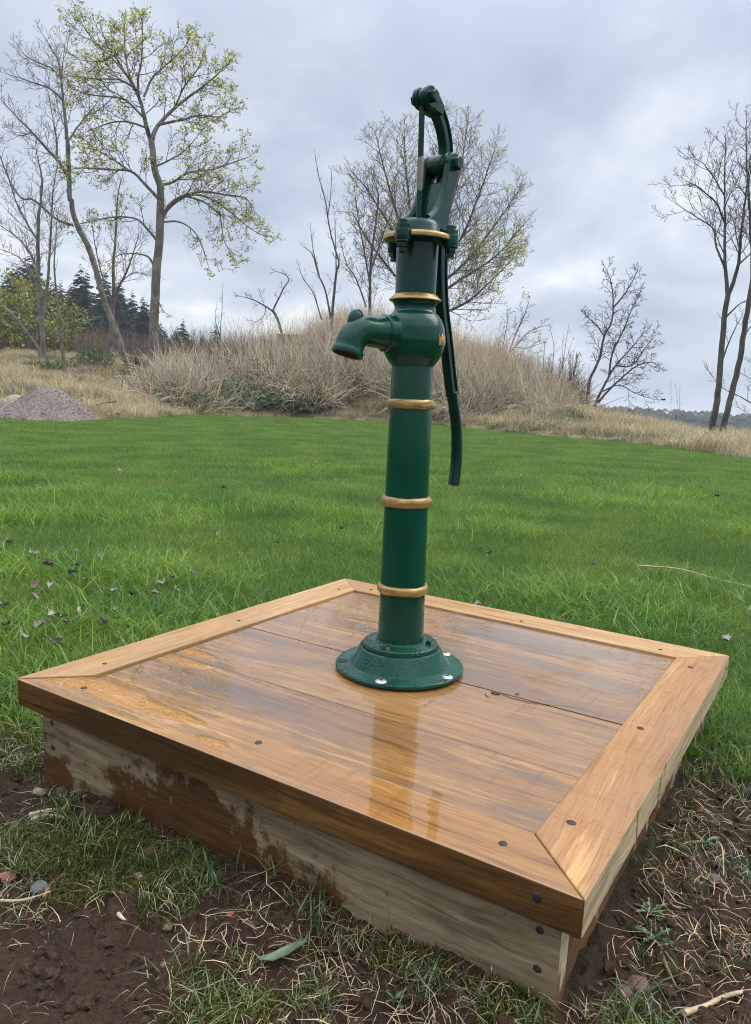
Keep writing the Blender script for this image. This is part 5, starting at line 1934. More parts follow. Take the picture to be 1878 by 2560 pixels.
def meadow_w(x, y):
    e = y - edge_y(x) + 0.7 * fbm(x * 0.9, y * 0.9, 3)
    return sstep(-0.8, 0.4, e) * (1 - 0.8 * mound_w(x, y)) * sstep(60, 30, y)


pM = np.vstack([scatter_region(14500, -22, 20, 9, 26, meadow_w, 51), scatter_region(5200, -26, 20, 24, 55, meadow_w, 52)])
gsel = rr.rand(len(pM)) < 0.22 + 0.45 * (fbm(pM[:, 0] * 0.8, pM[:, 1] * 0.8, 3) > 0.15)
idx = np.where(gsel, 4 + rr.randint(0, 2, len(pM)), rr.randint(0, 4, len(pM)))
e_ = pM[:, 1] - edge_y(pM[:, 0])
sc_m = rr.uniform(0.7, 1.3, len(pM)) * np.interp(e_, [-0.8, 0.5, 2.0], [0.28, 0.6, 1.0])
instancer('meadow_grass', pM, rr.uniform(0, 6.28, len(pM)), sc_m, idx, meadow + mgreen, 'tussocky dry straw coloured grass along the edge of the lawn', 'grass')

# ------------------------------------------------------------------ trees
class Tree:
    def __init__(s, name, label, Y, seed, trunk_mat, twig_mat, leaf_mat=None, cat='tree', group=None):
        s.name, s.label, s.Y, s.rng = name, label, Y, random.Random(seed)
        s.tm, s.wm, s.lm = trunk_mat, twig_mat, leaf_mat
        s.trunk, s.twigs, s.leaves = MB(), MB(), MB()
        s.tips = []
        s.cat, s.group = cat, group
        s.basept = None

    def limb(s, px, r0, r1, dy=0.0, spawn=None, start=0.15, n=6, depth0=0.0):
        """limb traced through pixels of the photo, swinging dy metres deeper towards its tip"""
        q = catmull([np.array(p_, float) for p_ in px], 4)
        m_ = len(q)
        pts_ = []
        for i, (a, b) in enumerate(q):
            t = i / (m_ - 1)
            Y = s.Y + depth0 + dy * t
            p_ = P(a, b, Y)
            if 0 < i < m_ - 1:
                p_ = p_ + np.array([s.rng.gauss(0, 0.004), s.rng.gauss(0, 0.01), 0])
            pts_.append(p_)
        if s.basept is None:
            p0 = pts_[0]
            gz = float(ground_z(p0[0], p0[1])[0])
            s.basept = np.array([p0[0], p0[1], gz])
            if gz < p0[2] + 0.05:
                pts_[0] = np.array([p0[0], p0[1], gz - 0.15])
        rads_ = [r0 + (r1 - r0) * (i / (m_ - 1)) ** 0.8 for i in range(m_)]
        s.trunk.tube(pts_, rads_, n)
        if spawn:
            L0, sp, lev = spawn[:3]
            up = spawn[3] if len(spawn) > 3 else 0.25
            s.along(pts_, rads_, L0, sp, lev, start, up)
        return pts_

    def along(s, pts_, rads_, L0, spacing, lev, start, up):
        rng = s.rng
        acc = 0.0
        tot = sum(np.linalg.norm(pts_[i + 1] - pts_[i]) for i in range(len(pts_) - 1))
        run = 0.0
        side = rng.random() * 6.28
        for i in range(len(pts_) - 1):
            d = pts_[i + 1] - pts_[i]
            l = float(np.linalg.norm(d))
            if l < 1e-6:
                continue
            dn = d / l
            pos = 0.0
            while True:
                need = spacing * rng.uniform(0.6, 1.4)
                if acc + l - pos < need:
                    acc += l - pos
                    break
                pos += need - acc if need > acc else 0.0
                acc = 0.0
                t = (run + pos) / tot
                if t < start:
                    continue
                q = pts_[i] + dn * min(pos, l)
                side += 2.4 + rng.uniform(-0.5, 0.5)
                L = L0 * (1.15 - 0.6 * t) * rng.uniform(0.6, 1.25)
                r = min(rads_[i] * 0.6, 0.006 + 0.011 * L)
                s.grow(q, dn, L, r, lev, side, up)
            run += l
        # tip carries on
        e = pts_[-1]
        dn = pts_[-1] - pts_[-2]
        dn = dn / np.linalg.norm(dn)
        s.shoot(e, dn, L0 * 0.4, rads_[-1], lev, up)

    def grow(s, q, axis, L, r, lev, side, up):
        rng = s.rng
        ax = Vector(axis)
        p_ = ax.orthogonal().normalized()
        p_ = Matrix.Rotation(side, 3, ax) @ p_
        an = rng.uniform(0.6, 1.0)
        d = ax * math.cos(an) + p_ * math.sin(an)
        s.shoot(q, np.array(d), L, r, lev, up)

    def shoot(s, q, d, L, r, lev, up):
        rng = s.rng
        n = 4 if lev > 0 else 2
        pts_ = [(float(q[0]), float(q[1]), float(q[2]))]
        dx, dy, dz = d
        x, y, z = pts_[0]
        st = L / n
        for i in range(n):
            dx += rng.gauss(0, 0.16)
            dy += rng.gauss(0, 0.16)
            dz += rng.gauss(0, 0.12) + up * 0.6
            l = math.sqrt(dx * dx + dy * dy + dz * dz)
            dx, dy, dz = dx / l, dy / l, dz / l
            x, y, z = x + dx * st, y + dy * st, z + dz * st
            pts_.append((x, y, z))
        rr_ = [max(r * (1 - 0.75 * i / n), s.rmin) for i in range(n + 1)]
        s.twigs.tube(pts_, rr_, 3)
        if lev <= 0:
            s.tips.append((x, y, z))
            if rng.random() < 0.4:
                s.tips.append(pts_[1])
            return
        cnt = s.kids if L > 0.7 else max(2, int(s.kids * 0.7))
        side = rng.random() * 6.28
        for k in range(cnt):
            t = 0.18 + 0.8 * (k + rng.random() * 0.7) / cnt
            f = min(t * n, n - 0.001)
            i = int(f)
            a, b = pts_[i], pts_[i + 1]
            w = f - i
            qq = (a[0] + (b[0] - a[0]) * w, a[1] + (b[1] - a[1]) * w, a[2] + (b[2] - a[2]) * w)
            dd = Vector((b[0] - a[0], b[1] - a[1], b[2] - a[2])).normalized()
            side += 2.5
            s.grow(qq, dd, L * s.ratio * rng.uniform(0.6, 1.15) * (1.2 - 0.5 * t), r * 0.55, lev - 1, side, up)
        s.tips.append((x, y, z))

    rmin = 0.0055
    kids = 5
    ratio = 0.48

    def foliage(s, frac, per, size, zmax=None, zmin=None):
        rng = s.rng
        for (x, y, z) in s.tips:
            if rng.random() > frac(x, y, z) if callable(frac) else rng.random() > frac:
                continue
            for k in range(rng.randint(max(1, per - 1), per + 1)):
                sz = size * rng.uniform(0.5, 1.2)
                c = Vector((x + rng.gauss(0, size * 0.7), y + rng.gauss(0, size * 0.7), z + rng.gauss(0, size * 0.6)))
                d1 = Vector((rng.gauss(0, 1), rng.gauss(0, 1), rng.gauss(0, 0.7))).normalized()
                d2 = d1.cross(Vector((rng.gauss(0, 1), rng.gauss(0, 1), rng.gauss(0, 1)))).normalized()
                b = rng.uniform(0.55, 1.35)
                s.leaves.face([c - d1 * sz * 0.5, c + d2 * sz * 0.42 - d1 * sz * 0.05, c + d1 * sz * 0.55, c - d2 * sz * 0.42 - d1 * sz * 0.05], (b * rng.uniform(0.9, 1.2), b, b * rng.uniform(0.7, 1.1)))

    def done(s):
        root = empty(s.name, tuple(s.basept))
        tag(root, s.label, s.cat, s.group)
        inv = -s.basept
        if len(s.twigs.v) < 420:
            b_ = len(s.trunk.v)
            s.trunk.v += s.twigs.v
            s.trunk.f += [tuple(i + b_ for i in f_) for f_ in s.twigs.f]
            s.twigs = MB()
        for mb, nm, mt in ((s.trunk, 'trunk', s.tm), (s.twigs, 'branches', s.wm), (s.leaves, 'crown', s.lm)):
            if mb.v:
                mb.v = [(v[0] + inv[0], v[1] + inv[1], v[2] + inv[2]) for v in mb.v]
                mb.build(nm, mt, root, smooth=60 if nm == 'trunk' else None)
        return root


bark_grey = bark_mat('bark_grey', (0.145, 0.125, 0.10), (0.30, 0.28, 0.21), 0.5)
bark_dark = bark_mat('bark_dark', (0.085, 0.070, 0.058), (0.20, 0.19, 0.13), 0.35)
bark_twig_dark = bark_mat('bark_twig_dark', (0.075, 0.06, 0.048), (0.12, 0.11, 0.06), 0.3)
bark_twig = bark_mat('bark_twig', (0.13, 0.105, 0.088), (0.15, 0.13, 0.09), 0.3)
bark_twig_light = bark_mat('bark_twig_light', (0.25, 0.21, 0.185), (0.2, 0.18, 0.14), 0.3)
M_leaf = leafy_mat('spring_leaves', (0.40, 0.42, 0.075), 0.6, gloss=0.05, inst=0)
M_leaf2 = leafy_mat('pale_spring_leaves', (0.46, 0.47, 0.11), 0.6, gloss=0.05, inst=0)
M_bush = leafy_mat('bush_leaves', (0.26, 0.27, 0.04), 0.45, gloss=0.05, inst=0)
M_broom = leafy_mat('broom_green', (0.11, 0.17, 0.045), 0.3, gloss=0.04, inst=0)
M_needle = leafy_mat('spruce_needles', (0.022, 0.038, 0.019), 0.12, gloss=0.03, inst=0.0)


def z8(*a):
    return [(x / 2.36, 500 + y / 2.36) for x, y in a]


def z7(*a):
    return [(x / 2.36, y / 2.36) for x, y in a]


def zb(*a):
    return [(560 + x / 1.967, 260 + y / 1.967) for x, y in a]


def zr(*a):
    return [(1278 + x / 2.448, 260 + y / 2.448) for x, y in a]


# leafing maple, the tallest tree on the left
t = Tree('maple_tree', 'tall maple with fresh yellow green leaves and bare trunk, left of the mound', 30, 101, bark_grey, bark_twig_dark, M_leaf)
t.kids, t.ratio = 6, 0.5
sp = (1.45, 0.27, 2, 0.10)
t.limb(z8((893, 985), (897, 920), (905, 800), (915, 600), (925, 400), (940, 250), (945, 100), (950, 0)) + z7((948, 1170), (945, 1095), (915, 1010), (902, 900), (890, 815)), 0.215, 0.115, 0, (1.0, 0.6, 1, 0.2), 0.55, 10)
t.limb(z7((890, 815), (870, 770), (850, 680), (830, 600), (790, 510), (740, 430), (690, 350), (645, 290), (614, 215), (600, 175)), 0.10, 0.016, 0.6, sp, 0.2, 8)
t.limb(z7((820, 570), (815, 470), (835, 360), (840, 250), (843, 165)), 0.06, 0.015, -0.5, sp, 0.2)
t.limb(z7((800, 530), (760, 430), (740, 320), (737, 220), (733, 150)), 0.06, 0.015, 0.9, sp, 0.2)
t.limb(z7((900, 820), (930, 745), (1030, 640), (1130, 560), (1250, 470), (1330, 390)), 0.10, 0.02, 0.8, sp, 0.2, 7)
t.limb(z7((935, 735), (1060, 710), (1180, 680), (1290, 690), (1360, 655)), 0.06, 0.015, -0.9, sp, 0.2)
t.limb(z7((850, 570), (900, 460), (985, 380), (1080, 290), (1120, 230)), 0.055, 0.014, 0.4, sp, 0.2)
t.limb(z7((1030, 640), (1090, 510), (1170, 400), (1200, 310)), 0.045, 0.012, -0.6, sp, 0.2)
t.limb(z7((845, 690), (740, 590), (640, 570), (540, 560), (450, 530)), 0.05, 0.014, -1.0, sp, 0.15)
t.limb(z7((865, 755), (760, 720), (650, 725), (530, 770)), 0.05, 0.014, 0.8, sp, 0.15)
t.limb(z7((790, 515), (700, 470), (560, 465), (430, 450)), 0.05, 0.014, -0.6, sp, 0.15)
t.limb(z7((740, 435), (650, 330), (560, 250), (480, 130)), 0.05, 0.012, 0.7, sp, 0.15)
t.limb(z7((942, 1180), (850, 1080), (770, 1010), (640, 1000), (480, 990), (420, 1000)), 0.075, 0.016, -0.8, sp, 0.15, 7)
t.limb(z7((770, 1010), (680, 950), (580, 890), (490, 870)), 0.045, 0.013, 0.6, sp, 0.1)
t.limb(z7((948, 1095), (1030, 1070), (1110, 1020), (1250, 1000), (1400, 950), (1460, 930)), 0.065, 0.014, 0.7, sp, 0.12, 7)
t.limb(z7((915, 985), (1010, 940), (1100, 880), (1160, 810)), 0.04, 0.012, -0.8, sp, 0.15)
t.limb(z7((958, 1290), (1010, 1200), (1090, 1155), (1200, 1130), (1330, 1150), (1450, 1170), (1500, 1240)), 0.085, 0.015, -0.6, sp, 0.12, 7)
t.limb(z8((965, 80), (1040, 10), (1130, -30), (1240, -10), (1370, 80), (1480, 170), (1570, 215)), 0.06, 0.012, 1.0, sp, 0.15, 7)
t.limb(z7((1090, 1155), (1200, 1190), (1290, 1260)) + z8((1300, 100), (1330, 260), (1400, 330)), 0.045, 0.01, 0.5, (1.0, 0.4, 2, -0.02), 0.2)
t.limb(z8((958, 130), (1060, 130), (1150, 190), (1200, 290), (1230, 390)), 0.045, 0.01, -0.5, (0.9, 0.45, 2, -0.05), 0.3)
t.limb(z8((935, 250), (870, 170), (800, 110), (680, 100), (560, 120), (430, 150)), 0.06, 0.014, 0.7, (1.2, 0.5, 2, 0.1), 0.2)
t.limb(z8((908, 390), (880, 340), (820, 318), (720, 320), (640, 360)), 0.05, 0.012, -0.5, (0.9, 0.5, 1, 0.15), 0.3)
t.limb(z8((915, 540), (960, 650), (1000, 680)), 0.02, 0.008, 0.2, (0.4, 0.4, 1, 0.1), 0.3)
t.foliage(0.62, 2, 0.092)
t.done()

# bare ash trees on the left
sp = (1.2, 0.22, 2, 0.26)
t = Tree('bare_tree', 'leaning bare tree with mossy forked trunk, just left of the maple', 30.6, 102, bark_grey, bark_twig_light)
t.kids, t.ratio = 5, 0.5
t.limb(z8((742, 990), (735, 950), (712, 850), (680, 760), (640, 660), (600, 540), (570, 420), (520, 270), (470, 180), (432, 80), (422, 0)) + z7((412, 1170), (406, 1000), (400, 850)), 0.155, 0.085, 0, (0.8, 0.7, 1, 0.2), 0.5, 9)
t.limb(z7((400, 850), (388, 720), (375, 600), (362, 460), (345, 360), (300, 280), (250, 200)), 0.08, 0.012, 0.5, sp, 0.1, 7)
t.limb(z7((404, 1050), (350, 960), (260, 860), (190, 780), (110, 700), (0, 580)), 0.08, 0.015, -0.7, sp, 0.15, 6)
t.limb(z7((190, 780), (120, 800), (40, 770)), 0.03, 0.01, 0.4, sp, 0.1)
t.limb(z7((372, 590), (290, 520), (200, 490), (120, 460), (50, 440)), 0.05, 0.012, 0.8, sp, 0.15)
t.limb(z7((365, 470), (300, 400), (200, 360), (130, 310)), 0.04, 0.012, -0.5, sp, 0.15)
t.limb(z7((400, 840), (450, 760), (530, 660), (580, 600)), 0.045, 0.012, 0.6, sp, 0.15)
t.limb(z7((362, 450), (375, 350), (385, 250)), 0.035, 0.01, 0.3, sp, 0.15)
t.limb(z7((340, 940), (330, 800), (310, 690), (290, 560)), 0.045, 0.012, 0.4, sp, 0.15)
t.limb(z8((430, 150), (330, 110), (200, 0)) + z7((130, 1170), (60, 1070), (0, 920), (-40, 840)), 0.06, 0.02, -0.6, (1.0, 0.4, 2, 0.2), 0.2)
t.done()

t = Tree('bare_tree', 'slender twin stemmed bare tree with pale lower trunk at far left', 29.5, 103, bark_grey, bark_twig_light)
t.kids, t.ratio = 5, 0.5
t.limb(z8((262, 940), (258, 900), (252, 780), (235, 640), (228, 470), (225, 300), (228, 100)) + z7((240, 1200), (250, 1080), (235, 980), (215, 900)), 0.15, 0.015, 0.3, sp, 0.4, 7)
t.limb(z8((258, 700), (275, 560), (288, 400), (300, 200), (310, 0)) + z7((320, 1080), (340, 960)), 0.08, 0.012, -0.3, sp, 0.3, 6)
t.limb(z8((228, 420), (170, 300), (90, 210), (0, 150)), 0.05, 0.012, 0.6, sp, 0.1)
t.limb(z8((226, 250), (150, 120), (100, 20)) + z7((60, 1080), (40, 1000)), 0.045, 0.012, -0.4, sp, 0.1)
t.limb(z8((232, 540), (160, 400), (100, 330), (0, 290)), 0.04, 0.01, -0.6, sp, 0.1)
t.done()
t = Tree('bare_tree', 'thin straight bare sapling in front of the twin stemmed tree', 26, 104, bark_grey, bark_twig_light)
t.kids, t.ratio = 4, 0.5
t.limb(z8((392, 1070), (388, 1040), (370, 900), (352, 700), (335, 560), (322, 400), (330, 200), (345, 60)), 0.085, 0.012, 0.2, (0.8, 0.5, 1, 0.25), 0.4, 6)
t.done()
t = Tree('bare_tree', 'pale bare tree forking in a V between the leaning tree and the maple', 31.5, 105, bark_grey, bark_twig_light)
t.kids, t.ratio = 5, 0.5
t.limb(z8((638, 930), (645, 880), (655, 800), (665, 650), (672, 560), (670, 400), (680, 250), (690, 60)) + z7((700, 1130), (720, 1050)), 0.15, 0.012, 0.3, sp, 0.35, 7)
t.limb(z8((675, 560), (740, 440), (785, 320), (820, 200)), 0.06, 0.012, -0.4, sp, 0.15)
t.limb(z8((663, 590), (620, 490), (590, 400), (560, 250), (540, 120)), 0.05, 0.012, 0.5, sp, 0.15)
t.limb(z8((700, 500), (790, 430), (900, 450)), 0.03, 0.01, 0.5, sp, 0.1)
t.limb(z8((655, 640), (580, 700), (480, 720)), 0.03, 0.01, 0.4, (0.8, 0.4, 1, 0.1), 0.1)
t.done()
t = Tree('dead_tree', 'leaning dead pole of a tree at the left edge', 28.5, 106, bark_grey, bark_twig_light)
t.limb(z8((238, 900), (225, 870), (150, 770), (60, 660), (-30, 590)), 0.07, 0.04, 0.5, None, 0.3, 6)
t.done()

# tree behind the pump
sp = (1.7, 0.15, 2, 0.24)
t = Tree('ash_tree', 'broad rounded tree with bare twigs and few leaves behind the pump', 37, 107, bark_dark, bark_twig, M_leaf2)
t.kids, t.ratio = 6, 0.5
t.limb([(1060, 900), (1062, 840), (1060, 760), (1050, 690)], 0.24, 0.16, 0, None, 0.1, 8)
for px, dy in (([(1052, 700), (1010, 620), (960, 540), (915, 470), (880, 430)], 1.4), ([(1050, 690), (1000, 560), (965, 440), (940, 340)], -1.0), ([(1052, 690), (1030, 560), (1015, 420), (1010, 320)], 1.6),
               ([(1055, 690), (1075, 550), (1095, 420), (1100, 300)], -1.3), ([(1058, 700), (1110, 570), (1150, 430), (1170, 300)], 0.8), ([(1060, 720), (1150, 600), (1200, 480), (1235, 380)], -1.5),
               ([(1062, 740), (1160, 660), (1240, 560), (1300, 470)], 1.0), ([(1062, 760), (1150, 700), (1240, 640), (1310, 560)], -0.6), ([(1060, 770), (980, 680), (920, 600), (880, 530)], -1.6), ([(1060, 800), (1160, 760), (1230, 700), (1290, 640)], 1.8)):
    t.limb(px, 0.10, 0.016, dy, sp, 0.18, 5)
zz = P(1100, 560, 37)[2]
t.foliage(lambda x, y, z: 0.60 if (z < zz and x > 0) else 0.16 if x > 0 else 0.07, 2, 0.085)
t.done()
t = Tree('young_tree', 'upright young tree with yellowish buds left of the pump top', 34, 108, bark_dark, bark_twig, M_leaf2)
t.kids, t.ratio = 5, 0.5
sp2 = (1.05, 0.24, 2, 0.35)
t.limb(zb((720, 1120), (718, 960), (722, 780), (745, 600), (760, 450), (730, 350)), 0.09, 0.014, 0.4, sp2, 0.25, 6)
t.limb(zb((720, 900), (690, 720), (660, 560), (640, 400)), 0.05, 0.012, -0.5, sp2, 0.2)
t.limb(zb((722, 820), (780, 650), (830, 520), (850, 420)), 0.05, 0.012, 0.5, sp2, 0.2)
t.limb(zb((700, 1000), (650, 860), (600, 780), (580, 700)), 0.04, 0.012, 0.3, sp2, 0.2)
t.foliage(0.16, 1, 0.10)
t.done()
t = Tree('young_tree', 'leggy bare sapling with two wavering stems on the mound', 29, 109, bark_dark, bark_twig_light)
t.kids, t.ratio = 3, 0.5
sp3 = (0.55, 0.42, 1, 0.35)
t.limb(zb((530, 1080), (540, 960), (552, 830), (565, 780), (540, 690), (518, 600), (500, 480), (470, 370), (448, 250)), 0.06, 0.010, 0.2, sp3, 0.2, 6)
t.limb(zb((510, 560), (525, 450), (530, 330)), 0.025, 0.008, 0.1, sp3, 0.2)
t.limb(zb((525, 1060), (500, 920), (465, 840), (435, 740), (390, 700)), 0.045, 0.010, -0.2, sp3, 0.2, 6)
t.limb(zb((470, 850), (440, 720), (425, 610)), 0.03, 0.008, 0.3, sp3, 0.2)
t.limb(zb((552, 850), (550, 700), (545, 560)), 0.03, 0.008, 0.3, sp3, 0.2)
t.limb(zb((480, 1060), (440, 930), (390, 860), (370, 800)), 0.03, 0.008, 0.4, sp3, 0.2)
t.done()
t = Tree('young_tree', 'small crooked bare tree bent to the left on the mound', 30.5, 110, bark_dark, bark_twig)
t.kids, t.ratio = 5, 0.5
sp3 = (0.6, 0.26, 2, 0.12)
t.limb([(708, 850), (700, 815), (688, 785), (682, 778)], 0.055, 0.05, 0, None, 0.1, 6)
t.limb([(682, 778), (664, 766), (645, 755), (620, 745), (598, 740)], 0.045, 0.010, 0.4, sp3, 0.15)
t.limb([(682, 778), (696, 748), (710, 720), (722, 700), (712, 686), (690, 678)], 0.04, 0.010, -0.3, sp3, 0.2)
t.limb([(664, 766), (660, 790), (640, 805)], 0.02, 0.008, 0.2, sp3, 0.2)
t.done()
t = Tree('young_tree', 'low leafy shrub tree leaning right beside the big tree', 33, 111, bark_dark, bark_twig, M_leaf2)
t.kids, t.ratio = 5, 0.5
sp3 = (0.8, 0.32, 2, 0.15)
t.limb(zb((1310, 1330), (1340, 1290), (1390, 1240), (1430, 1195), (1500, 1120), (1580, 1090)), 0.06, 0.010, 0.5, sp3, 0.25, 6)
t.limb(zb((1400, 1230), (1440, 1120), (1480, 1030), (1500, 970)), 0.035, 0.01, -0.5, sp3, 0.15)
t.limb(zb((1360, 1270), (1380, 1150), (1400, 1040)), 0.03, 0.01, 0.5, sp3, 0.15)
t.limb(zb((1430, 1195), (1490, 1200), (1550, 1180)), 0.025, 0.008, -0.4, sp3, 0.15)
t.foliage(0.18, 1, 0.09)
t.done()

# right side
t = Tree('hawthorn_tree', 'small dense dark hawthorn standing alone right of the mound', 24, 112, bark_dark, bark_mat('bark_black', (0.055, 0.048, 0.04), (0.09, 0.09, 0.05), 0.4))
t.kids, t.ratio = 6, 0.5
t.rmin = 0.005
sp3 = (0.75, 0.16, 2, 0.03)
t.limb(zr((465, 1850), (478, 1700), (540, 1560), (570, 1420), (615, 1330), (625, 1200), (610, 1080), (580, 1010)), 0.06, 0.010, 0.5, sp3, 0.3, 6)
t.limb(zr((510, 1850), (560, 1740), (640, 1600), (740, 1490), (810, 1400)), 0.055, 0.010, -0.5, sp3, 0.25, 6)
t.limb(zr((530, 1830), (630, 1720), (760, 1610), (860, 1580), (910, 1610)), 0.045, 0.010, 0.4, sp3, 0.25, 5)
t.limb(zr((600, 1660), (620, 1520), (690, 1380), (740, 1250), (790, 1150)), 0.04, 0.010, 0.6, sp3, 0.15, 5)
t.limb(zr((560, 1760), (660, 1720), (760, 1770), (850, 1800)), 0.03, 0.008, -0.4, sp3, 0.3)
t.limb(zr((570, 1420), (520, 1350), (460, 1300)), 0.03, 0.008, 0.3, sp3, 0.15)
t.limb(zr((622, 1250), (690, 1170), (740, 1090), (770, 1030)), 0.03, 0.008, -0.5, sp3, 0.15)
t.limb(zr((640, 1600), (740, 1600), (830, 1480), (880, 1420)), 0.03, 0.008, 0.5, sp3, 0.15)
t.done()
sp = (1.1, 0.20, 2, 0.24)
t = Tree('bare_tree', 'tall bare tree with open crown at the right, left stem of two', 18.5, 113, bark_dark, bark_twig)
t.kids, t.ratio = 5, 0.5
t.rmin = 0.0045
t.limb(zr((1228, 2010), (1232, 1960), (1258, 1850), (1275, 1680), (1290, 1480), (1308, 1280), (1328, 1170)), 0.092, 0.062, 0, (0.4, 1.2, 0, 0.3), 0.5, 9)
t.limb(zr((1328, 1180), (1312, 1000), (1308, 850), (1310, 700), (1306, 450), (1312, 230)), 0.06, 0.010, 0.4, sp, 0.2, 6)
t.limb(zr((1332, 1160), (1385, 1010), (1400, 850), (1420, 700), (1440, 520), (1460, 350)), 0.06, 0.010, -0.5, sp, 0.2, 6)
t.limb(zr((1310, 1010), (1258, 880), (1232, 760), (1130, 690), (1010, 610)), 0.035, 0.008, 0.3, sp, 0.3)
t.limb(zr((1306, 720), (1250, 600), (1160, 520), (1070, 470)), 0.03, 0.008, -0.5, sp, 0.2)
t.limb(zr((1306, 560), (1240, 450), (1180, 370), (1140, 340)), 0.025, 0.007, 0.4, sp, 0.2)
t.limb(zr((1395, 980), (1460, 920), (1560, 800)), 0.03, 0.008, 0.5, sp, 0.2)
t.limb(zr((1320, 1300), (1390, 1230), (1470, 1190)), 0.025, 0.008, -0.3, (0.6, 0.35, 1, 0.25), 0.2)
t.limb(zr((1296, 1560), (1350, 1420), (1410, 1300)), 0.025, 0.008, 0.3, (0.5, 0.5, 1, 0.2), 0.3)
t.done()
t = Tree('bare_tree', 'leaning bare tree at the right edge, right stem of two', 18.0, 114, bark_dark, bark_twig)
t.kids, t.ratio = 5, 0.5
t.rmin = 0.0045
t.limb(zr((1296, 2000), (1302, 1960), (1350, 1770), (1400, 1560), (1435, 1330), (1475, 1100), (1530, 800)), 0.085, 0.055, 0, (0.5, 1.0, 1, 0.3), 0.6, 9)
t.limb(zr((1475, 1100), (1470, 800), (1450, 500), (1440, 300), (1440, 110)), 0.05, 0.01, 0.6, sp, 0.2, 6)
t.limb(zr((1530, 800), (1560, 500), (1560, 200)), 0.06, 0.01, -0.4, sp, 0.2, 6)
t.limb(zr((1420, 1440), (1460, 1370), (1520, 1330)), 0.02, 0.008, 0.3, sp, 0.2)
t.done()
t = Tree('young_tree', 'low leafing twig shrub at the right edge behind the leaning trunk', 20, 115, bark_dark, bark_twig_light, M_leaf2)
t.kids, t.ratio = 4, 0.5
t.limb(zr((1500, 1980), (1495, 1850), (1490, 1700), (1500, 1500), (1520, 1350)), 0.04, 0.008, 0.3, (0.9, 0.25, 2, 0.12), 0.1, 5)
t.limb(zr((1495, 1850), (1400, 1790), (1300, 1740), (1190, 1610)), 0.02, 0.006, -0.3, (0.45, 0.3, 1, 0.2), 0.1, 5)
t.foliage(0.3, 1, 0.05)
t.done()

# bare shrubs and upright shoots between mound and hawthorn
for k, (px, py, Y, hgt, n_, sp_, lab) in enumerate(((1425, 1000, 24.5, 1.5, 9, 0.5, 'dense dark leafless shrub against the hawthorn'), (1380, 1005, 25.5, 1.4, 8, 0.6, 'twiggy grey shrub left of the dark one'), (1330, 990, 27, 1.3, 8, 0.8, 'sparse shrub with green buds at the right foot of the mound'), (1460, 1015, 23.5, 0.8, 7, 0.5, 'low dark brush under the hawthorn'))):
    t = Tree('bare_shrub', lab, Y, 130 + k, bark_dark, bark_twig, M_leaf2 if k == 2 else None, 'shrub')
    t.kids, t.ratio = 4, 0.5
    u_ = 1924 / (Y + 1.7)
    for j in range(n_):
        a = t.rng.uniform(-1, 1)
        t.limb([(px + a * 8, py + 4), (px + a * sp_ * 0.4 * u_, py - hgt * 0.5 * u_ * t.rng.uniform(0.7, 1.1)), (px + a * sp_ * 0.8 * u_, py - hgt * u_ * t.rng.uniform(0.7, 1.1))], 0.018, 0.005, t.rng.uniform(-0.6, 0.6), (0.4, 0.14, 1, 0.3), 0.15, 4)
    if k == 2:
        t.foliage(0.4, 1, 0.05)
    t.done()
for k, (path, lab) in enumerate((((zr((190, 1800), (198, 1600), (205, 1470))), 'shortest of three bare upright shoots right of the mound'), (zr((240, 1800), (255, 1600), (262, 1480), (238, 1370)), 'middle bare upright shoot with curved tip'), (zr((295, 1800), (315, 1620), (330, 1500), (352, 1360)), 'tallest forked bare shoot nearest the hawthorn'))):
    t = Tree('bare_sapling', lab, 25.5, 150 + k, bark_dark, bark_twig, None, 'sapling')
    t.kids = 2
    t.limb(path, 0.020, 0.005, 0.1, (0.3, 0.5, 0, 0.5), 0.3, 5)
    if k == 2:
        t.limb(zr((315, 1620), (312, 1500), (322, 1410)), 0.012, 0.004, 0.1, (0.2, 0.5, 0, 0.5), 0.3, 4)
        t.limb(zr((318, 1600), (350, 1530), (376, 1440)), 0.012, 0.004, -0.1, (0.2, 0.5, 0, 0.5), 0.3, 4)
    t.done()
for k, (path, lab) in enumerate((((zr((978, 1880), (980, 1780), (976, 1700))), 'thin dry reed stem left of its taller neighbours'), (zr((1025, 1880), (1015, 1790), (1005, 1720)), 'middle dry reed stem on the skyline'), (zr((1030, 1880), (1032, 1790), (1034, 1720)), 'dry reed stem nearest the right hand trees'))):
    t = Tree('reed_stem', lab, 21, 160 + k, M_twig_pale, M_twig_pale, None, 'reed')
    t.limb(path, 0.006, 0.004, 0, (0.12, 0.25, 0, 0.3), 0.6, 4)
    t.done()
t = Tree('young_tree', 'spindly bare sapling rising above the dry stalks right of the maple', 33, 170, bark_dark, bark_twig_light)
t.kids = 3
t.limb(z8((1300, 900), (1298, 800), (1310, 650), (1314, 520)), 0.03, 0.006, 0.1, (0.5, 0.5, 1, 0.4), 0.15, 5)
t.limb(z8((1298, 800), (1270, 700), (1280, 620)), 0.02, 0.006, 0.2, (0.4, 0.5, 1, 0.4), 0.15, 4)
t.done()

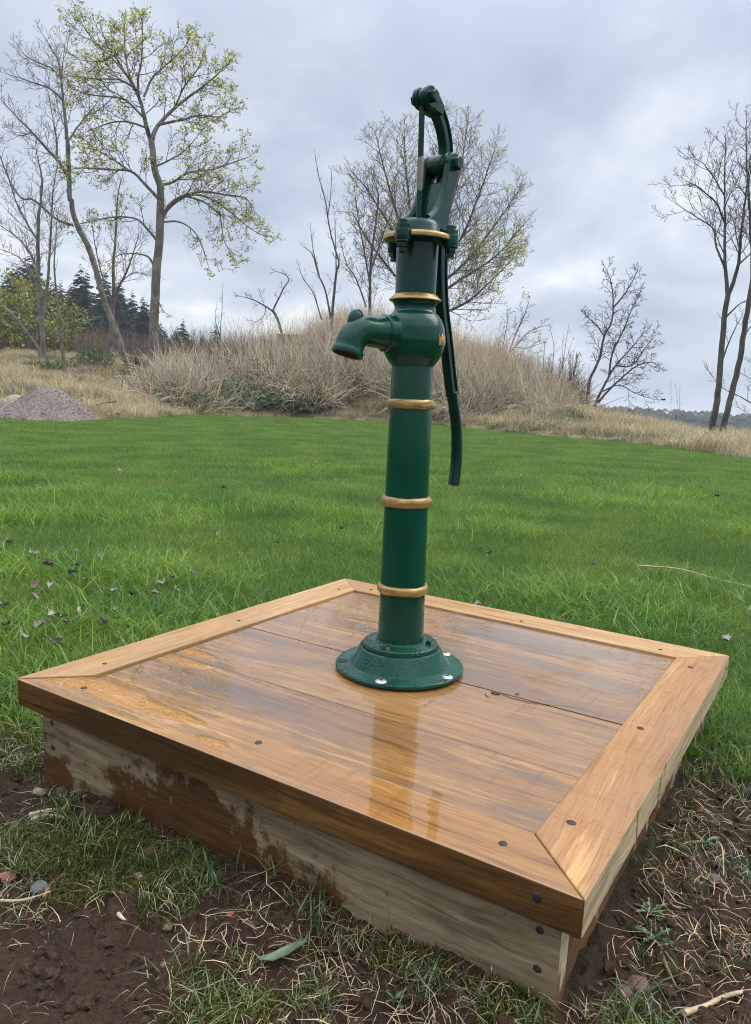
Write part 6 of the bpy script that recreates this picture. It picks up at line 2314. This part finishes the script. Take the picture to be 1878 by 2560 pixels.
# ------------------------------------------------------------------ spruces and bushes, left background
def spruce_mesh(seed):
    rr = random.Random(seed)
    cr = MB()
    tr = MB().tube([(0, 0, -0.05), (0, 0, 0.5), (0, 0, 0.99)], [0.014, 0.010, 0.002], 6)
    lay_ = 34
    for i in range(lay_):
        t = i / lay_
        z0_ = 0.05 + 0.94 * t
        R = (0.30 * (1 - t) ** 0.9 + 0.008) * rr.uniform(0.85, 1.1)
        nb_ = max(5, int(14 * (1 - t) + 5))
        a0 = rr.random() * 6
        for k in range(nb_):
            a = a0 + 2 * PI * k / nb_ + rr.uniform(-0.2, 0.2)
            l = R * rr.uniform(0.55, 1.2)
            z = z0_ + rr.uniform(-0.022, 0.018)
            dr = -0.30 * l
            ca_, sa_ = math.cos(a), math.sin(a)
            w = l * 0.40
            b = rr.uniform(0.5, 1.4)
            p0 = (0, 0, z)
            p1 = (ca_ * l * 0.55, sa_ * l * 0.55, z + dr * 0.45)
            p2 = (ca_ * l, sa_ * l, z + dr * rr.uniform(0.6, 0.9))
            for sg in (-1, 1):
                q1 = (p1[0] - sa_ * w * sg, p1[1] + ca_ * w * sg, p1[2] - w * 0.55)
                cr.face([p0, p1, p2, q1], (b, b, b))
                q2 = (ca_ * l * 0.8 - sa_ * w * 0.7 * sg, sa_ * l * 0.8 + ca_ * w * 0.7 * sg, z + dr - w * 0.3)
                cr.face([p1, p2, q2], (b * 0.9, b * 0.9, b * 0.9))
    a = tr.mesh('trunk')
    a.materials.append(bark_dark)
    b = cr.mesh('crown')
    b.materials.append(M_needle)
    return a, b


SPM = [spruce_mesh(i) for i in range(3)]
# px of tip, py of tip, distance, label
SPR = [(-60, 640, 62, 'tall dark spruce beyond the left edge'), (5, 690, 58, 'dark spruce at the left edge behind leafing bushes'), (78, 668, 60, 'tallest spruce in view, behind the twin stemmed bare tree'), (45, 720, 66, 'broad spruce left of the tallest one'), (125, 705, 64, 'spruce just right of the tallest one'),
       (160, 760, 68, 'short spruce half hidden behind the thin sapling'), (212, 708, 66, 'pointed dark spruce left of the leaning bare tree'), (190, 770, 74, 'low spruce left of the pointed one'), (240, 765, 72, 'low spruce behind the leaning trunk'), (268, 740, 76, 'slim spruce between leaning trunk and V forked tree'),
       (306, 762, 78, 'spruce behind the V forked tree'), (330, 785, 82, 'medium spruce left of the maple trunk'), (361, 800, 88, 'small spruce touching the maple trunk on its left'), (395, 795, 90, 'small spruce touching the maple trunk on its right'), (413, 822, 95, 'low spruce right of the maple trunk'), (430, 835, 100, 'lowest spruce at the right end of the row'),
       (478, 836, 110, 'tiny distant spruce over the dry stalks'), (505, 834, 115, 'tiny distant spruce right of its twin'), (285, 800, 80, 'dark low spruce filling the gap by the leaning trunk')]
for i, (px, py, Y, lab) in enumerate(SPR):
    tip = P(px, py, Y)
    gz = float(ground_z(tip[0], tip[1])[0])
    h = tip[2] - gz
    root = empty('spruce_tree', (tip[0], tip[1], gz), (0, 0, i * 1.7))
    root.scale = (h * 0.95, h * 0.95, h)
    tag(root, lab, 'tree', 'spruces on the left skyline')
    for me, nm in zip(SPM[i % 3], ('trunk', 'crown')):
        mkobj(nm, me, None, root)


rr = np.random.RandomState(91)
sx_ = rr.uniform(-62, -16, 200)
sy_ = rr.uniform(78, 112, 200)
sx_ = sx_ + (sy_ - 78) * -0.25
sh_ = np.interp(sx_ / sy_, [-0.60, -0.45, -0.38, -0.32, -0.25], [13.0, 12.3, 11.4, 9.3, 5.8]) * rr.uniform(0.65, 1.08, 200)
instancer('spruce_wood', np.stack([sx_, sy_, ground_z(sx_, sy_)], 1), rr.uniform(0, 6.28, 200), np.stack([sh_ * 1.1, sh_ * 1.1, sh_], 1), rr.randint(0, 3, 200), [(m_[1].copy(), M_needle) for m_ in SPM], 'dark mass of spruces filling in behind the separate spruces', 'wood')


def leafy_bush(name, label, px, py, Y, w, h, n, size, mat, seed, cat='tree', stems=5, upright=False):
    """stems fanning out of one foot, leaves clustered round the twigs"""
    t = Tree(name, label, Y, seed, bark_dark, bark_twig, mat, cat)
    t.kids, t.ratio = 4, 0.5
    u_ = 1924 / (Y + 1.7)
    for j in range(stems):
        a = (j + 0.5) / stems * 2 - 1 + t.rng.uniform(-0.15, 0.15)
        hh = h * (1 - 0.35 * a * a) * t.rng.uniform(0.85, 1.1)
        t.limb([(px + a * 6, py), (px + a * w * 0.25 * u_, py - hh * 0.4 * u_), (px + a * w * 0.5 * u_, py - hh * 0.95 * u_)], 0.05 if not upright else 0.02, 0.010, t.rng.uniform(-w * 0.4, w * 0.4), (h * 0.28, h * 0.085, 1 if upright else 2, 0.3 if upright else 0.12), 0.15, 5)
    t.foliage(n, 2, size)
    return t.done()


leafy_bush('leafy_tree', 'yellow green leafing tree in front of the spruces at the left edge', 20, 935, 36, 2.4, 4.4, 0.75, 0.17, M_bush, 181, stems=7)
leafy_bush('leafy_tree', 'taller yellow green leafing tree beside the twin stemmed bare tree', 75, 930, 38, 2.4, 5.0, 0.7, 0.17, M_bush, 182, stems=7)
leafy_bush('leafy_tree', 'lower yellow green leafing tree behind the thin sapling', 165, 925, 40, 2.2, 3.9, 0.7, 0.16, M_bush, 183, stems=7)
leafy_bush('leafy_tree', 'loose yellow green tree between sapling and leaning trunk', 130, 930, 37, 1.6, 2.6, 0.6, 0.15, M_bush, 186, stems=6)
leafy_bush('green_bush', 'dense fresh green broom bush left of the leaning trunk', 232, 945, 27.5, 1.5, 1.15, 1.0, 0.085, M_broom, 184, 'bush', 16, True)
leafy_bush('green_bush', 'low dark green broom bush at the foot of the leaning trunk', 335, 938, 28.5, 1.0, 0.7, 1.0, 0.08, M_broom, 185, 'bush', 12, True)
leafy_bush('green_bush', 'small green bush below the twin stemmed tree', 130, 955, 27, 1.1, 0.8, 0.9, 0.08, M_broom, 187, 'bush', 12, True)

# brown brush under the spruces
brush = [(stalk_patch(40, 0.9, 0.5, 1.6, 0.009, 0.45, 1.0), leafy_mat('brush', (0.24, 0.185, 0.14), 0.2, gloss=0.0, inst=0.3)) for _ in range(3)]
pB = scatter_region(700, -30, -4, 36, 60, lambda x, y: sstep(-4, -9, x - (y - 36) * 0.05), 61)
instancer('brush', pB, rr.uniform(0, 6.28, len(pB)), rr.uniform(0.7, 1.2, len(pB)), rr.randint(0, 3, len(pB)), brush, 'brown leafless brush in the shade under the spruces', 'brush')

# ------------------------------------------------------------------ distant wood on the right
def far_wood():
    rr_ = random.Random(9)
    mb = MB()
    for i in range(620):
        x = rr_.uniform(-10, 200)
        y = rr_.uniform(225, 300)
        gz = float(ground_z(x, y)[0])
        conifer = rr_.random() < 0.0
        h = rr_.uniform(10, 14.5) * (1.0 if conifer else 0.92)
        n_ = 7
        b = rr_.uniform(0.6, 1.3)
        c = (b, b, b) if conifer else (b * 1.5, b * 1.15, b * 0.9)
        for L_ in range(7 if conifer else 6):
            t = L_ / 7
            z0 = gz + h * (0.05 + 0.85 * t)
            if conifer:
                R = h * 0.20 * (1 - t) + 0.3
                hh = h * 0.24
            else:
                R = h * 0.26 * math.sin(PI * min(0.95, 0.3 + 0.7 * t)) + 0.3
                hh = h * 0.10
            base = len(mb.v)
            ox, oy = rr_.uniform(-0.5, 0.5), rr_.uniform(-0.5, 0.5)
            for k in range(n_):
                a = 2 * PI * k / n_ + L_
                rr2 = R * rr_.uniform(0.6, 1.2)
                mb.v.append((x + ox + rr2 * math.cos(a), y + oy + rr2 * math.sin(a), z0 + rr_.uniform(-0.5, 0.3)))
                mb.c.append(c)
            mb.v.append((x + ox, y + oy, z0 + hh))
            mb.c.append(c)
            for k in range(n_):
                mb.f.append((base + k, base + (k + 1) % n_, base + n_))
    o = mb.build('distant_wood', leafy_mat('far_foliage', (0.045, 0.060, 0.050), 0.1, gloss=0.0, inst=0))
    tag(o, 'distant dark wood along the skyline at the right', 'wood', kind='stuff')


far_wood()

# bird
bp_ = P(1658, 1000, 45)
bd = empty('bird', tuple(bp_))
tag(bd, 'small dark bird flying low over the field at right', 'bird')
M_bird = plain_mat('bird_dark', (0.03, 0.03, 0.035), 0.7)
body = MB().tube([(-0.17, 0, 0), (-0.10, 0, 0.01), (0, 0, 0.02), (0.09, 0, 0.02), (0.13, 0, 0.03), (0.17, 0, 0.025)], [0.015, 0.035, 0.05, 0.04, 0.035, 0.006], 8, cap=True).build('body', M_bird, bd, smooth=60)
for sg in (-1, 1):
    MB().prism([(0.06, 0), (0.05, 0.16 * sg), (-0.02, 0.30 * sg), (-0.04, 0.16 * sg), (-0.06, 0)], 0.02, 0.028, lambda a, b, c: (a, b, c + abs(b) * 0.25)).build('wing', M_bird, bd)
MB().prism([(-0.14, -0.02), (-0.26, -0.06), (-0.27, 0.06), (-0.14, 0.02)], 0.0, 0.008).build('tail', M_bird, bd)

# ------------------------------------------------------------------ the damp air
hz_ = MB().box((-960, -960, -14), (960, 960, 19)).mesh('haze')
hm = bpy.data.materials.new('haze')
hm.use_nodes = True
hm.node_tree.nodes.clear()
hv = N(hm.node_tree, 'ShaderNodeVolumePrincipled')
hv.inputs['Color'].default_value = (0.86, 0.90, 0.96, 1)
hv.inputs['Density'].default_value = 0.0009
ho_ = N(hm.node_tree, 'ShaderNodeOutputMaterial')
hm.node_tree.links.new(hv.outputs[0], ho_.inputs['Volume'])
tag(mkobj('haze', hz_, hm), 'thin pale damp air over the whole field', 'haze', kind='stuff')
